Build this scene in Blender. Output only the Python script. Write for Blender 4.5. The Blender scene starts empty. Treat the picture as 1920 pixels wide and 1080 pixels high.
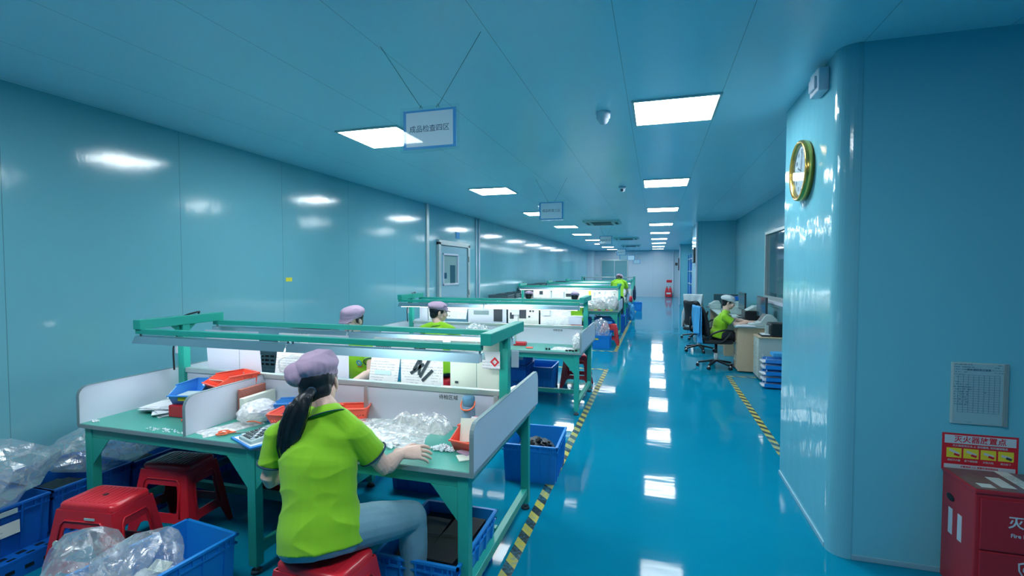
import bpy, bmesh, math, random
from mathutils import Vector as V, Matrix, noise
random.seed(7)
SC = bpy.context.scene
COL = SC.collection
R = math.radians
# ---------------------------------------------------------------- camera
F_PX = 910.0; CAM_H = 1.65
PITCH = math.atan((540-507)/F_PX)
YAW = math.atan((1229-960)/F_PX*math.cos(PITCH))
cd = bpy.data.cameras.new('camera'); cam = bpy.data.objects.new('camera', cd); COL.objects.link(cam)
cd.sensor_width = 36; cd.lens = F_PX/1920*36; cd.clip_start = .05; cd.clip_end = 200
cam.location = (0, 0, CAM_H); cam.rotation_euler = (math.pi/2-PITCH, 0, YAW)
SC.camera = cam
_F = V((-math.sin(YAW)*math.cos(PITCH), math.cos(YAW)*math.cos(PITCH), -math.sin(PITCH)))
_R = V((math.cos(YAW), math.sin(YAW), 0)); _U = _R.cross(_F)
def ray(x, y): return _F+_R*((x-960)/F_PX)+_U*((540-y)/F_PX)
CO = V((0, 0, CAM_H))
def atz(x, y, z): d = ray(x, y); return CO+d*((z-CAM_H)/d.z)
def aty(x, y, Y): d = ray(x, y); return CO+d*(Y/d.y)
def atx(x, y, X): d = ray(x, y); return CO+d*(X/d.x)
# ---------------------------------------------------------------- view
SC.view_settings.view_transform = 'Standard'
SC.view_settings.look = 'None'; SC.view_settings.gamma = 1; SC.view_settings.exposure = 0.5
SC.view_settings.use_curve_mapping = False
# ---------------------------------------------------------------- materials
def s2l(c):
    c = c/255.0
    return c/12.92 if c <= .04045 else ((c+.055)/1.055)**2.4
def rgb(r, g, b): return (s2l(r), s2l(g), s2l(b), 1)
def nodes(m):
    m.use_nodes = True; nt = m.node_tree
    return nt, nt.nodes['Principled BSDF'], nt.nodes.new, nt.links.new
def mat(name, col, rough=.5, metal=0., vary=.06, scale=6., bump=0., bscale=40., coat=0., emit=None, es=0., spec=.5, alpha=1., sheen=0.):
    m = bpy.data.materials.new(name); nt, P, N, L = nodes(m)
    P.inputs['Roughness'].default_value = rough; P.inputs['Metallic'].default_value = metal
    P.inputs['Specular IOR Level'].default_value = spec
    P.inputs['Coat Weight'].default_value = coat; P.inputs['Coat Roughness'].default_value = .08
    P.inputs['Sheen Weight'].default_value = sheen
    tc = N('ShaderNodeTexCoord')
    nz = N('ShaderNodeTexNoise'); nz.inputs['Scale'].default_value = scale; nz.inputs['Detail'].default_value = 4
    L(tc.outputs['Object'], nz.inputs['Vector'])
    mx = N('ShaderNodeMix'); mx.data_type = 'RGBA'
    mx.inputs['A'].default_value = tuple(c*(1-vary) for c in col[:3])+(1,)
    mx.inputs['B'].default_value = tuple(min(1, c*(1+vary)) for c in col[:3])+(1,)
    L(nz.outputs['Fac'], mx.inputs['Factor']); L(mx.outputs['Result'], P.inputs['Base Color'])
    if bump:
        n2 = N('ShaderNodeTexNoise'); n2.inputs['Scale'].default_value = bscale; n2.inputs['Detail'].default_value = 3
        L(tc.outputs['Object'], n2.inputs['Vector'])
        b = N('ShaderNodeBump'); b.inputs['Strength'].default_value = bump; b.inputs['Distance'].default_value = .01
        L(n2.outputs['Fac'], b.inputs['Height']); L(b.outputs['Normal'], P.inputs['Normal'])
    if emit:
        P.inputs['Emission Color'].default_value = emit; P.inputs['Emission Strength'].default_value = es
    P.inputs['Alpha'].default_value = alpha
    return m
def panel_mat(name, col, axis, period, offset, rough=.12, wave=.12, seam=.0022, col2=None):
    """glossy clean-room sandwich panel: thin joint every `period` along `axis`, faint waviness in the sheet"""
    m = bpy.data.materials.new(name); nt, P, N, L = nodes(m)
    P.inputs['Roughness'].default_value = rough
    geo = N('ShaderNodeNewGeometry'); sep = N('ShaderNodeSeparateXYZ'); L(geo.outputs['Position'], sep.inputs[0])
    def M(op, a, b=None):
        n = N('ShaderNodeMath'); n.operation = op
        for i, v in enumerate((a, b)):
            if v is None: continue
            if isinstance(v, (int, float)): n.inputs[i].default_value = v
            else: L(v, n.inputs[i])
        return n.outputs[0]
    t = M('DIVIDE', M('SUBTRACT', sep.outputs['XYZ'.index(axis)], offset), period)
    fr = M('ABSOLUTE', M('SUBTRACT', t, M('ROUND', t)))
    ln = M('LESS_THAN', fr, seam/period)
    nz = N('ShaderNodeTexNoise'); nz.inputs['Scale'].default_value = .6; nz.inputs['Detail'].default_value = 3
    L(geo.outputs['Position'], nz.inputs['Vector'])
    mp = N('ShaderNodeMapRange'); mp.inputs['From Min'].default_value = .3; mp.inputs['From Max'].default_value = .7
    mp.inputs['To Min'].default_value = .97; mp.inputs['To Max'].default_value = 1.03; L(nz.outputs['Fac'], mp.inputs['Value'])
    cm = N('ShaderNodeMix'); cm.data_type = 'RGBA'; cm.inputs['A'].default_value = col
    cm.inputs['B'].default_value = col2 or tuple(c*.55 for c in col[:3])+(1,); L(ln, cm.inputs['Factor'])
    hv = N('ShaderNodeVectorMath'); hv.operation = 'SCALE'; L(cm.outputs['Result'], hv.inputs[0]); L(mp.outputs[0], hv.inputs['Scale'])
    L(hv.outputs[0], P.inputs['Base Color'])
    n2 = N('ShaderNodeTexNoise'); n2.inputs['Scale'].default_value = 3.0; n2.inputs['Detail'].default_value = 5; n2.inputs['Roughness'].default_value = .55
    mpv = N('ShaderNodeMapping'); mpv.inputs['Scale'].default_value = (1, 1, .5); L(geo.outputs['Position'], mpv.inputs[0]); L(mpv.outputs[0], n2.inputs['Vector'])
    b = N('ShaderNodeBump'); b.inputs['Strength'].default_value = wave; b.inputs['Distance'].default_value = .03
    L(n2.outputs['Fac'], b.inputs['Height'])
    b2 = N('ShaderNodeBump'); b2.inputs['Strength'].default_value = .5; b2.inputs['Distance'].default_value = .002; b2.invert = True
    L(ln, b2.inputs['Height']); L(b.outputs[0], b2.inputs['Normal']); L(b2.outputs[0], P.inputs['Normal'])
    return m
def floor_mat():
    m = bpy.data.materials.new('blue_epoxy'); nt, P, N, L = nodes(m)
    geo = N('ShaderNodeNewGeometry')
    a = N('ShaderNodeTexNoise'); a.inputs['Scale'].default_value = .8; a.inputs['Detail'].default_value = 8; a.inputs['Roughness'].default_value = .65
    L(geo.outputs['Position'], a.inputs['Vector'])
    cr = N('ShaderNodeValToRGB'); cr.color_ramp.elements[0].position = .3; cr.color_ramp.elements[1].position = .72
    cr.color_ramp.elements[0].color = (.0005, .205, .34, 1); cr.color_ramp.elements[1].color = (.003, .245, .385, 1)
    L(a.outputs['Fac'], cr.inputs[0])
    # worn pale scuffs
    w = N('ShaderNodeTexNoise'); w.inputs['Scale'].default_value = 5; w.inputs['Detail'].default_value = 10; w.inputs['Roughness'].default_value = .8
    mv = N('ShaderNodeMapping'); mv.inputs['Scale'].default_value = (.5, 2.2, 1); L(geo.outputs['Position'], mv.inputs[0]); L(mv.outputs[0], w.inputs['Vector'])
    wr = N('ShaderNodeValToRGB'); wr.color_ramp.elements[0].position = .74; wr.color_ramp.elements[1].position = .82
    L(w.outputs['Fac'], wr.inputs[0])
    mx = N('ShaderNodeMix'); mx.data_type = 'RGBA'; mx.inputs['B'].default_value = (.25, .45, .5, 1)
    L(wr.outputs[0], mx.inputs['Factor']); L(cr.outputs[0], mx.inputs['A']); L(mx.outputs['Result'], P.inputs['Base Color'])
    rr = N('ShaderNodeMapRange'); rr.inputs['To Min'].default_value = .035; rr.inputs['To Max'].default_value = .09
    L(a.outputs['Fac'], rr.inputs['Value']); L(rr.outputs[0], P.inputs['Roughness'])
    n2 = N('ShaderNodeTexNoise'); n2.inputs['Scale'].default_value = 2.2; n2.inputs['Detail'].default_value = 3
    m2 = N('ShaderNodeMapping'); m2.inputs['Scale'].default_value = (.35, 1.2, 1); L(geo.outputs['Position'], m2.inputs[0]); L(m2.outputs[0], n2.inputs['Vector'])
    P.inputs['IOR'].default_value = 1.14
    b = N('ShaderNodeBump'); b.inputs['Strength'].default_value = .15; b.inputs['Distance'].default_value = .02
    L(n2.outputs['Fac'], b.inputs['Height']); L(b.outputs[0], P.inputs['Normal'])
    return m
def film_mat(name, tint=(.92, .97, 1, 1), opac=.25, gl=.35, dif=.6):
    """thin clear plastic film: mostly lets light through, sharp highlights on the creases, a little milky"""
    m = bpy.data.materials.new(name); m.use_nodes = True; nt = m.node_tree; N = nt.nodes.new; L = nt.links.new
    nt.nodes.clear(); out = N('ShaderNodeOutputMaterial')
    tr = N('ShaderNodeBsdfTransparent'); tr.inputs[0].default_value = (.97, .99, .99, 1)
    g = N('ShaderNodeBsdfGlossy'); g.inputs['Roughness'].default_value = .12; g.inputs[0].default_value = (1, 1, 1, 1)
    d = N('ShaderNodeBsdfTranslucent'); d.inputs[0].default_value = tint
    d2 = N('ShaderNodeBsdfDiffuse'); d2.inputs[0].default_value = tint
    md = N('ShaderNodeMixShader'); md.inputs[0].default_value = dif; L(d.outputs[0], md.inputs[1]); L(d2.outputs[0], md.inputs[2])
    tc = N('ShaderNodeTexCoord'); nz = N('ShaderNodeTexNoise'); nz.inputs['Scale'].default_value = 18; nz.inputs['Detail'].default_value = 6; nz.inputs['Distortion'].default_value = 1.2
    L(tc.outputs['Object'], nz.inputs['Vector'])
    rp = N('ShaderNodeMapRange'); rp.inputs['From Min'].default_value = .4; rp.inputs['From Max'].default_value = .75
    rp.inputs['To Min'].default_value = opac*.6; rp.inputs['To Max'].default_value = min(1, opac*2); L(nz.outputs['Fac'], rp.inputs['Value'])
    m1 = N('ShaderNodeMixShader'); L(rp.outputs[0], m1.inputs[0]); L(tr.outputs[0], m1.inputs[1]); L(md.outputs[0], m1.inputs[2])
    lw = N('ShaderNodeLayerWeight'); lw.inputs['Blend'].default_value = .5
    pw = N('ShaderNodeMath'); pw.operation = 'POWER'; pw.inputs[1].default_value = 2.2; L(lw.outputs['Facing'], pw.inputs[0])
    ad = N('ShaderNodeMath'); ad.operation = 'MULTIPLY_ADD'; ad.inputs[1].default_value = gl; ad.inputs[2].default_value = .11; L(pw.outputs[0], ad.inputs[0])
    b = N('ShaderNodeBump'); b.inputs['Strength'].default_value = .5; b.inputs['Distance'].default_value = .01; L(nz.outputs['Fac'], b.inputs['Height'])
    L(b.outputs[0], g.inputs['Normal'])
    sc = ad
    m2 = N('ShaderNodeMixShader'); L(sc.outputs[0], m2.inputs[0]); L(m1.outputs[0], m2.inputs[1]); L(g.outputs[0], m2.inputs[2])
    L(m2.outputs[0], out.inputs[0])
    return m
def stripe_mat():
    m = bpy.data.materials.new('hazard_tape'); nt, P, N, L = nodes(m); P.inputs['Roughness'].default_value = .45
    geo = N('ShaderNodeNewGeometry'); sep = N('ShaderNodeSeparateXYZ'); L(geo.outputs['Position'], sep.inputs[0])
    def M(op, a, b=None):
        n = N('ShaderNodeMath'); n.operation = op
        for i, v in enumerate((a, b)):
            if v is None: continue
            if isinstance(v, (int, float)): n.inputs[i].default_value = v
            else: L(v, n.inputs[i])
        return n.outputs[0]
    t = M('FRACT', M('DIVIDE', M('ADD', sep.outputs[0], sep.outputs[1]), .17))
    k = M('LESS_THAN', t, .5)
    mx = N('ShaderNodeMix'); mx.data_type = 'RGBA'; mx.inputs['A'].default_value = rgb(196, 186, 70); mx.inputs['B'].default_value = rgb(20, 42, 50)
    L(k, mx.inputs['Factor'])
    nz = N('ShaderNodeTexNoise'); nz.inputs['Scale'].default_value = 1.1; L(geo.outputs['Position'], nz.inputs['Vector'])
    n3 = N('ShaderNodeTexNoise'); n3.inputs['Scale'].default_value = 40; n3.inputs['Detail'].default_value = 6; L(geo.outputs['Position'], n3.inputs['Vector'])
    wr = N('ShaderNodeMapRange'); wr.inputs['From Min'].default_value = .95; wr.inputs['From Max'].default_value = 1.15
    L(M('ADD', nz.outputs['Fac'], n3.outputs['Fac']), wr.inputs['Value'])
    m2 = N('ShaderNodeMix'); m2.data_type = 'RGBA'; m2.inputs['B'].default_value = rgb(60, 140, 165)
    sc = M('MULTIPLY', wr.outputs[0], .55)
    L(sc, m2.inputs['Factor']); L(mx.outputs['Result'], m2.inputs['A']); L(m2.outputs['Result'], P.inputs['Base Color'])
    return m
def print_mat(name, paper=(.82, .84, .86, 1), ink=(.25, .3, .35, 1), rows=60., amt=.6, seed=0.):
    """paper with rows of small printed text blocks"""
    m = bpy.data.materials.new(name); nt, P, N, L = nodes(m); P.inputs['Roughness'].default_value = .35
    tc = N('ShaderNodeTexCoord'); mp = N('ShaderNodeMapping'); mp.inputs['Location'].default_value = (seed, seed*1.7, seed*.6)
    mp.inputs['Scale'].default_value = (1, 1, 1); L(tc.outputs['Object'], mp.inputs[0])
    sep = N('ShaderNodeSeparateXYZ'); L(mp.outputs[0], sep.inputs[0])
    def M(op, a, b=None):
        n = N('ShaderNodeMath'); n.operation = op
        for i, v in enumerate((a, b)):
            if v is None: continue
            if isinstance(v, (int, float)): n.inputs[i].default_value = v
            else: L(v, n.inputs[i])
        return n.outputs[0]
    ln = M('LESS_THAN', M('FRACT', M('MULTIPLY', sep.outputs[2], rows)), .35)
    vn = N('ShaderNodeTexNoise'); vn.inputs['Scale'].default_value = 9; vn.inputs['Detail'].default_value = 1; L(mp.outputs[0], vn.inputs['Vector'])
    on = M('GREATER_THAN', vn.outputs['Fac'], .52)
    v2 = N('ShaderNodeTexNoise'); v2.inputs['Scale'].default_value = 160; L(mp.outputs[0], v2.inputs['Vector'])
    on2 = M('GREATER_THAN', v2.outputs['Fac'], .47)
    f = M('MULTIPLY', M('MULTIPLY', M('MULTIPLY', ln, on), on2), amt)
    mx = N('ShaderNodeMix'); mx.data_type = 'RGBA'; mx.inputs['A'].default_value = paper; mx.inputs['B'].default_value = ink
    L(f, mx.inputs['Factor']); L(mx.outputs['Result'], P.inputs['Base Color'])
    return m

M = {}
M['wall'] = panel_mat('wall_panel', (.165,.46,.55,1), 'Y', 1.26, 2.14)
M['wallx'] = panel_mat('wall_panel_across', (.165,.48,.58,1), 'X', 1.26, 1.12)
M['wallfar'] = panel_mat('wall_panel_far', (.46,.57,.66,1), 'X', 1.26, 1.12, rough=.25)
M['pillar'] = panel_mat('pillar_panel', (.155,.54,.67,1), 'X', 9, 5, rough=.3, wave=.05)  # front face base raised to offset its shade; lighting is tuned into the colour
M['pillarL'] = panel_mat('pillar_panel_side', (.155,.47,.58,1), 'Y', 9, 8, rough=.10, wave=.3)  # deeper copy of the pillar colour for its lit side, light level painted in
M['ceil'] = panel_mat('ceiling_panel', (.56,.84,.96,1), 'X', .65, .44, rough=.25, wave=.04, seam=.0018)
M['floor'] = floor_mat()
M['white'] = mat('white_laminate', rgb(205, 212, 226), .35, vary=.03)
M['greyedge'] = mat('grey_edge_band', rgb(128, 152, 156), .4)
M['teal'] = mat('teal_painted_steel', rgb(42, 168, 152), .35, vary=.05, scale=3)
M['tealtop'] = mat('teal_laminate', rgb(58, 156, 142), .3, vary=.05, scale=5)
M['alu'] = mat('aluminium', rgb(190, 205, 205), .35, .6)
M['reflector'] = mat('brushed_reflector', rgb(150, 185, 198), .28, .75, vary=.1, scale=2)
M['rubber'] = mat('dark_rubber', rgb(30, 36, 40), .6)
M['black'] = mat('black_plastic', rgb(16, 22, 28), .4)
M['darkgrey'] = mat('dark_grey_plastic', rgb(52, 66, 74), .5)
M['traygrey'] = mat('tray_grey_plastic', rgb(84, 112, 120), .5)
M['mesh'] = mat('chair_mesh', rgb(26, 36, 44), .8, bump=.4, bscale=200)
M['red'] = mat('red_plastic', rgb(205, 36, 50), .28, vary=.08)
M['redbox'] = mat('red_painted_steel', rgb(176, 40, 54), .35, vary=.06)
M['blue'] = mat('blue_crate_plastic', rgb(24, 138, 222), .35, vary=.07)
M['bluedk'] = mat('deep_blue_crate_plastic', rgb(16, 100, 190), .38, vary=.07)
M['blbin'] = mat('light_blue_bin', rgb(64, 144, 222), .35)
M['orange'] = mat('orange_red_plastic', rgb(244, 96, 74), .35)
M['orange2'] = mat('orange_handle', rgb(236, 110, 70), .35)
M['shirt'] = mat('lime_green_cotton', rgb(138, 200, 26), .85, vary=.06, scale=9, bump=.15, bscale=500, sheen=.2)
M['navy'] = mat('navy_trim', rgb(30, 66, 92), .8)
M['skin'] = mat('skin', rgb(226, 190, 174), .5, vary=.04, scale=30)
M['hair'] = mat('black_hair', rgb(20, 28, 36), .42, vary=.3, scale=60)
M['jeans'] = mat('light_denim', rgb(122, 166, 184), .85, vary=.14, scale=14, bump=.25, bscale=350)
M['darkpants'] = mat('dark_trousers', rgb(24, 34, 46), .85)
M['cap'] = mat('lavender_cap_cloth', rgb(186, 160, 186), .85, vary=.05, scale=12, bump=.2, bscale=300)
M['capw'] = mat('pale_cap_cloth', rgb(208, 222, 226), .85)
M['shoe'] = mat('shoe', rgb(70, 80, 90), .6)
M['paper'] = mat('white_paper', rgb(226, 232, 238), .6, vary=.02)
M['ivory'] = mat('ivory_card', rgb(218, 228, 214), .5, vary=.03)
M['doc'] = print_mat('printed_sheet')
M['doc2'] = print_mat('printed_sheet_cream', (.74, .78, .72, 1), (.3, .36, .34, 1), 45, .5, 3.1)
M['docd'] = print_mat('dim_notice_sheet', rgb(150, 190, 200), rgb(40, 90, 110), 75, .7, 1.3)
M['film'] = film_mat('clear_film', opac=.26, gl=.5)
M['filmw'] = film_mat('milky_film', (.98, .99, 1, 1), opac=.8, dif=.8)
M['filmb'] = film_mat('bench_film', (.98, .99, 1, 1), opac=.42, gl=.5, dif=.75)
M['foam'] = mat('white_foam', rgb(232, 238, 244), .8, bump=.3, bscale=90)
M['wood'] = mat('pale_wood_veneer', rgb(196, 176, 146), .45, vary=.14, scale=7)
M['beige'] = mat('beige_laminate', rgb(178, 190, 184), .45)
M['printer'] = mat('grey_printer_plastic', rgb(176, 198, 198), .45)
M['gold'] = mat('brass', rgb(236, 186, 96), .22, .9)
M['yellow'] = mat('yellow_label', rgb(232, 220, 60), .5)
M['ink'] = mat('ink', rgb(50, 60, 70), .6)
M['signblue'] = mat('sign_blue_ink', rgb(30, 150, 214), .5)
M['signpaper'] = mat('sign_paper', rgb(196, 226, 240), .5, vary=.02)
M['signtext'] = mat('sign_text_ink', rgb(40, 96, 128), .6)
M['redink'] = mat('red_print', rgb(214, 36, 52), .4)
M['whiteink'] = mat('white_print', rgb(200, 212, 220), .5)
M['jacket'] = mat('sky_blue_nylon', rgb(64, 160, 214), .55, bump=.1, bscale=60)
M['coat'] = mat('white_coat_cloth', rgb(190, 206, 212), .85)
M['screen'] = mat('monitor_back', rgb(42, 56, 66), .35)
M['steel'] = mat('painted_door_steel', rgb(124, 176, 194), .35, vary=.02)
M['doorgrey'] = mat('grey_green_door', rgb(96, 152, 162), .4, vary=.03)
M['glassdark'] = mat('dark_window_glass', rgb(48, 84, 96), .06, spec=.9)
M['glassroom'] = mat('room_beyond_pale', rgb(130, 168, 168), .3)
M['led'] = mat('led_panel', (1, 1, 1, 1), .5, emit=(.90, .975, 1, 1), es=26, vary=0)
M['tube'] = mat('fluorescent_tube', (1, 1, 1, 1), .4, emit=(.95, .98, 1, 1), es=21, vary=0)
M['tape'] = stripe_mat()
def glass_mat():
    m = bpy.data.materials.new('thin_clear_acrylic'); m.use_nodes = True; nt = m.node_tree; N = nt.nodes.new; L = nt.links.new
    nt.nodes.clear(); out = N('ShaderNodeOutputMaterial'); tr = N('ShaderNodeBsdfTransparent'); tr.inputs[0].default_value = (.94, .98, .99, 1)
    g = N('ShaderNodeBsdfGlossy'); g.inputs['Roughness'].default_value = .03
    lw = N('ShaderNodeLayerWeight'); lw.inputs['Blend'].default_value = .5
    pw = N('ShaderNodeMath'); pw.operation = 'POWER'; pw.inputs[1].default_value = 4; L(lw.outputs['Facing'], pw.inputs[0])
    fr = N('ShaderNodeMath'); fr.operation = 'MULTIPLY_ADD'; fr.inputs[1].default_value = .8; fr.inputs[2].default_value = .03; L(pw.outputs[0], fr.inputs[0])
    mx = N('ShaderNodeMixShader'); L(fr.outputs[0], mx.inputs[0]); L(tr.outputs[0], mx.inputs[1]); L(g.outputs[0], mx.inputs[2]); L(mx.outputs[0], out.inputs[0])
    return m
M['acrylic'] = glass_mat()

# ---------------------------------------------------------------- mesh builder
def frame(t, side):
    t = t.normalized(); s = side-t*side.dot(t)
    if s.length < 1e-4: s = t.orthogonal()
    s.normalize(); return s, t.cross(s).normalized()
class MB:
    def __init__(s): s.v = []; s.f = []; s.m = []; s.s = []; s.mats = []
    def mi(s, m):
        if m not in s.mats: s.mats.append(m)
        return s.mats.index(m)
    def add(s, vs, fs, m=None, smooth=False):
        o = len(s.v); k = s.mi(m)
        s.v += [V(v) for v in vs]
        for f in fs: s.f.append([i+o for i in f]); s.m.append(k); s.s.append(smooth)
        return s
    def box(s, a, b, m=None, rot=None, c=None):
        x0, y0, z0 = a; x1, y1, z1 = b
        vs = [V(p) for p in ((x0, y0, z0), (x1, y0, z0), (x1, y1, z0), (x0, y1, z0), (x0, y0, z1), (x1, y0, z1), (x1, y1, z1), (x0, y1, z1))]
        if rot is not None:
            c = V(c) if c is not None else (V(a)+V(b))/2
            vs = [rot@(v-c)+c for v in vs]
        return s.add(vs, [(0, 3, 2, 1), (4, 5, 6, 7), (0, 1, 5, 4), (1, 2, 6, 5), (2, 3, 7, 6), (3, 0, 4, 7)], m)
    def beam(s, p0, p1, w, h, m=None, up=V((0, 0, 1))):
        p0 = V(p0); p1 = V(p1); t = (p1-p0).normalized(); sd = t.cross(up)
        if sd.length < 1e-4: sd = V((1, 0, 0))
        sd.normalize(); u = sd.cross(t)
        vs = [p+sd*(w/2*i)+u*(h/2*j) for p in (p0, p1) for i, j in ((-1, -1), (1, -1), (1, 1), (-1, 1))]
        return s.add(vs, [(0, 1, 2, 3), (7, 6, 5, 4), (0, 4, 5, 1), (1, 5, 6, 2), (2, 6, 7, 3), (3, 7, 4, 0)], m)
    def loft(s, pts, rad, m=None, side=V((1, 0, 0)), n=14, sub=0, round_ends=True, smooth=True):
        """pts: points; rad: r or (a, b) each; a lies along `side`"""
        pts = [V(p) for p in pts]; rad = [(r, r) if isinstance(r, (int, float)) else r for r in rad]
        if sub:
            q = []; rr = []
            for i in range(len(pts)-1):
                p0 = pts[max(0, i-1)]; p1 = pts[i]; p2 = pts[i+1]; p3 = pts[min(len(pts)-1, i+2)]
                for k in range(sub):
                    t = k/sub
                    q.append(.5*((2*p1)+(p2-p0)*t+(2*p0-5*p1+4*p2-p3)*t*t+(3*p1-p0-3*p2+p3)*t**3))
                    tt = t*t*(3-2*t)
                    rr.append(tuple(rad[i][j]*(1-tt)+rad[i+1][j]*tt for j in (0, 1)))
            q.append(pts[-1]); rr.append(rad[-1]); pts, rad = q, rr
        if round_ends:
            def ends(p, d, r, rev):
                L = min(r); o = []
                for a in (.9, .65, .3):
                    k = math.sqrt(1-a*a); o.append((p+d*(L*a), (r[0]*k, r[1]*k)))
                return o
            a0 = ends(pts[0], (pts[0]-pts[1]).normalized(), rad[0], 0)
            a1 = ends(pts[-1], (pts[-1]-pts[-2]).normalized(), rad[-1], 1)[::-1]
            pts = [p for p, _ in a0]+pts+[p for p, _ in a1]; rad = [r for _, r in a0]+rad+[r for _, r in a1]
        vs = []; fs = []
        N = len(pts); sd = side
        for i, p in enumerate(pts):
            t = pts[min(N-1, i+1)]-pts[max(0, i-1)]
            a, b = frame(t, sd); sd = a if side is None else side
            if i and (a.dot(pa) < 0): a = -a; b = -b
            pa = a
            for k in range(n):
                an = 2*math.pi*k/n
                vs.append(p+a*(rad[i][0]*math.cos(an))+b*(rad[i][1]*math.sin(an)))
        for i in range(N-1):
            for k in range(n):
                k2 = (k+1) % n
                fs.append((i*n+k, i*n+k2, (i+1)*n+k2, (i+1)*n+k))
        fs.append(tuple(range(n-1, -1, -1))); fs.append(tuple((N-1)*n+k for k in range(n)))
        return s.add(vs, fs, m, smooth)
    def tube(s, pts, r, m=None, n=10, sub=0):
        return s.loft(pts, [r]*len(pts), m, side=V((.13, .21, .97)), n=n, sub=sub, round_ends=False)
    def cyl(s, p0, p1, r0, r1=None, m=None, n=20):
        r1 = r0 if r1 is None else r1
        p0 = V(p0); p1 = V(p1); t = p1-p0; a, b = frame(t, V((.97, .2, .11)))
        vs = [p+a*(r*math.cos(2*math.pi*k/n))+b*(r*math.sin(2*math.pi*k/n)) for p, r in ((p0, r0), (p1, r1)) for k in range(n)]
        o = len(s.v)
        s.add(vs, [(k, (k+1) % n, n+(k+1) % n, n+k) for k in range(n)], m, True)
        s.add([], [], m)
        s.f += [[o+k for k in range(n-1, -1, -1)], [o+n+k for k in range(n)]]; k = s.mi(m); s.m += [k, k]; s.s += [False, False]
        return s
    def lathe(s, prof, c=(0, 0, 0), m=None, n=24, axis='z', smooth=True):
        vs = []; c = V(c)
        for r, h in prof:
            for k in range(n):
                a = 2*math.pi*k/n; x, y = r*math.cos(a), r*math.sin(a)
                vs.append(c+(V((x, y, h)) if axis == 'z' else V((h, x, y)) if axis == 'x' else V((x, h, y))))
        fs = [(i*n+k, i*n+(k+1) % n, (i+1)*n+(k+1) % n, (i+1)*n+k) for i in range(len(prof)-1) for k in range(n)]
        return s.add(vs, fs, m, smooth)
    def ell(s, c, r, m=None, rot=None, n=16):
        bm = bmesh.new(); bmesh.ops.create_uvsphere(bm, u_segments=n, v_segments=max(8, n*3//4), radius=1)
        rot = rot or Matrix.Identity(3); c = V(c)
        vs = [rot@V((v.co.x*r[0], v.co.y*r[1], v.co.z*r[2]))+c for v in bm.verts]
        fs = [[v.index for v in f.verts] for f in bm.faces]; bm.free()
        return s.add(vs, fs, m, True)
    def prism(s, poly, d0, d1, fn, m=None):
        """poly: 2-D outline (u,v); fn(u,v,d) -> point"""
        n = len(poly)
        vs = [fn(u, v, d0) for u, v in poly]+[fn(u, v, d1) for u, v in poly]
        return s.add(vs, [tuple(range(n))[::-1], tuple(range(n, 2*n))]+[(k, (k+1) % n, n+(k+1) % n, n+k) for k in range(n)], m)
    def mesh(s, name, fix=True):
        me = bpy.data.meshes.new(name); me.from_pydata([tuple(v) for v in s.v], [], s.f)
        for m in s.mats: me.materials.append(m)
        for p, k, sm in zip(me.polygons, s.m, s.s): p.material_index = k; p.use_smooth = sm
        if fix:
            bm = bmesh.new(); bm.from_mesh(me); bmesh.ops.recalc_face_normals(bm, faces=bm.faces); bm.to_mesh(me); bm.free()
        me.update(); return me
    def build(s, name, parent=None, bevel=0., m=None, fix=True, loc=None, seg=2):
        if m is not None: s.mats = [m]*max(1, len(s.mats))
        o = bpy.data.objects.new(name, s.mesh(name, fix)); COL.objects.link(o)
        if parent is not None: o.parent = parent
        if loc is not None: o.location = loc
        if bevel:
            b = o.modifiers.new('bevel', 'BEVEL'); b.width = bevel; b.segments = seg; b.limit_method = 'ANGLE'; b.angle_limit = R(40)
            b.harden_normals = False
        return o
USED = {}
def tag(o, label, cat, group=None, kind=None):
    if kind != 'structure':
        o['label'] = label; o['category'] = cat
    elif label: o['label'] = label
    if group: o['group'] = group
    if kind: o['kind'] = kind
    return o
def thing(name, label, cat, loc=(0, 0, 0), rz=0., group=None):
    o = bpy.data.objects.new(name, None); COL.objects.link(o); o.empty_display_size = .1
    o.location = loc; o.rotation_euler = (0, 0, rz); return tag(o, label, cat, group)
def struct(name, mb, m=None, bevel=0.): return tag(mb.build(name, None, bevel, m), None, None, kind='structure')
def kids(o): return [c for c in ALLKIDS.get(o.name, [])]
def dup(o, loc, rz=0., label=None, group=None, drop=()):
    def cp(a, par):
        c = a.copy(); COL.objects.link(c)
        if par is not None: c.parent = par
        for ch in a.children:
            if ch.name.split('.')[0] in drop: continue
            cp(ch, c)
        return c
    c = cp(o, None); c.location = loc; c.rotation_euler = (0, 0, rz)
    if label: c['label'] = label
    if group: c['group'] = group
    return c
def evald(o, name=None):
    bpy.context.view_layer.update(); dg = bpy.context.evaluated_depsgraph_get()
    me = bpy.data.meshes.new_from_object(o.evaluated_get(dg)); 
    if name: me.name = name
    return me
def voxel(mb, name, m, vox, smooth=3, parent=None, disp=None, fac=.6):
    """fuse the overlapping closed pieces of mb into one continuous skin"""
    o = bpy.data.objects.new('tmp', mb.mesh('tmp')); COL.objects.link(o)
    r = o.modifiers.new('r', 'REMESH'); r.mode = 'VOXEL'; r.voxel_size = vox
    if smooth: sm = o.modifiers.new('s', 'SMOOTH'); sm.iterations = smooth; sm.factor = fac
    me = evald(o, name); bpy.data.objects.remove(o)
    me.materials.clear(); me.materials.append(m)
    if disp:
        ns = [v.normal.copy() for v in me.vertices]
        for v, nn in zip(me.vertices, ns): v.co += nn*disp(v.co, nn)
    for p in me.polygons: p.use_smooth = True
    q = bpy.data.objects.new(name, me); COL.objects.link(q)
    if parent is not None: q.parent = parent
    return q
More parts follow.
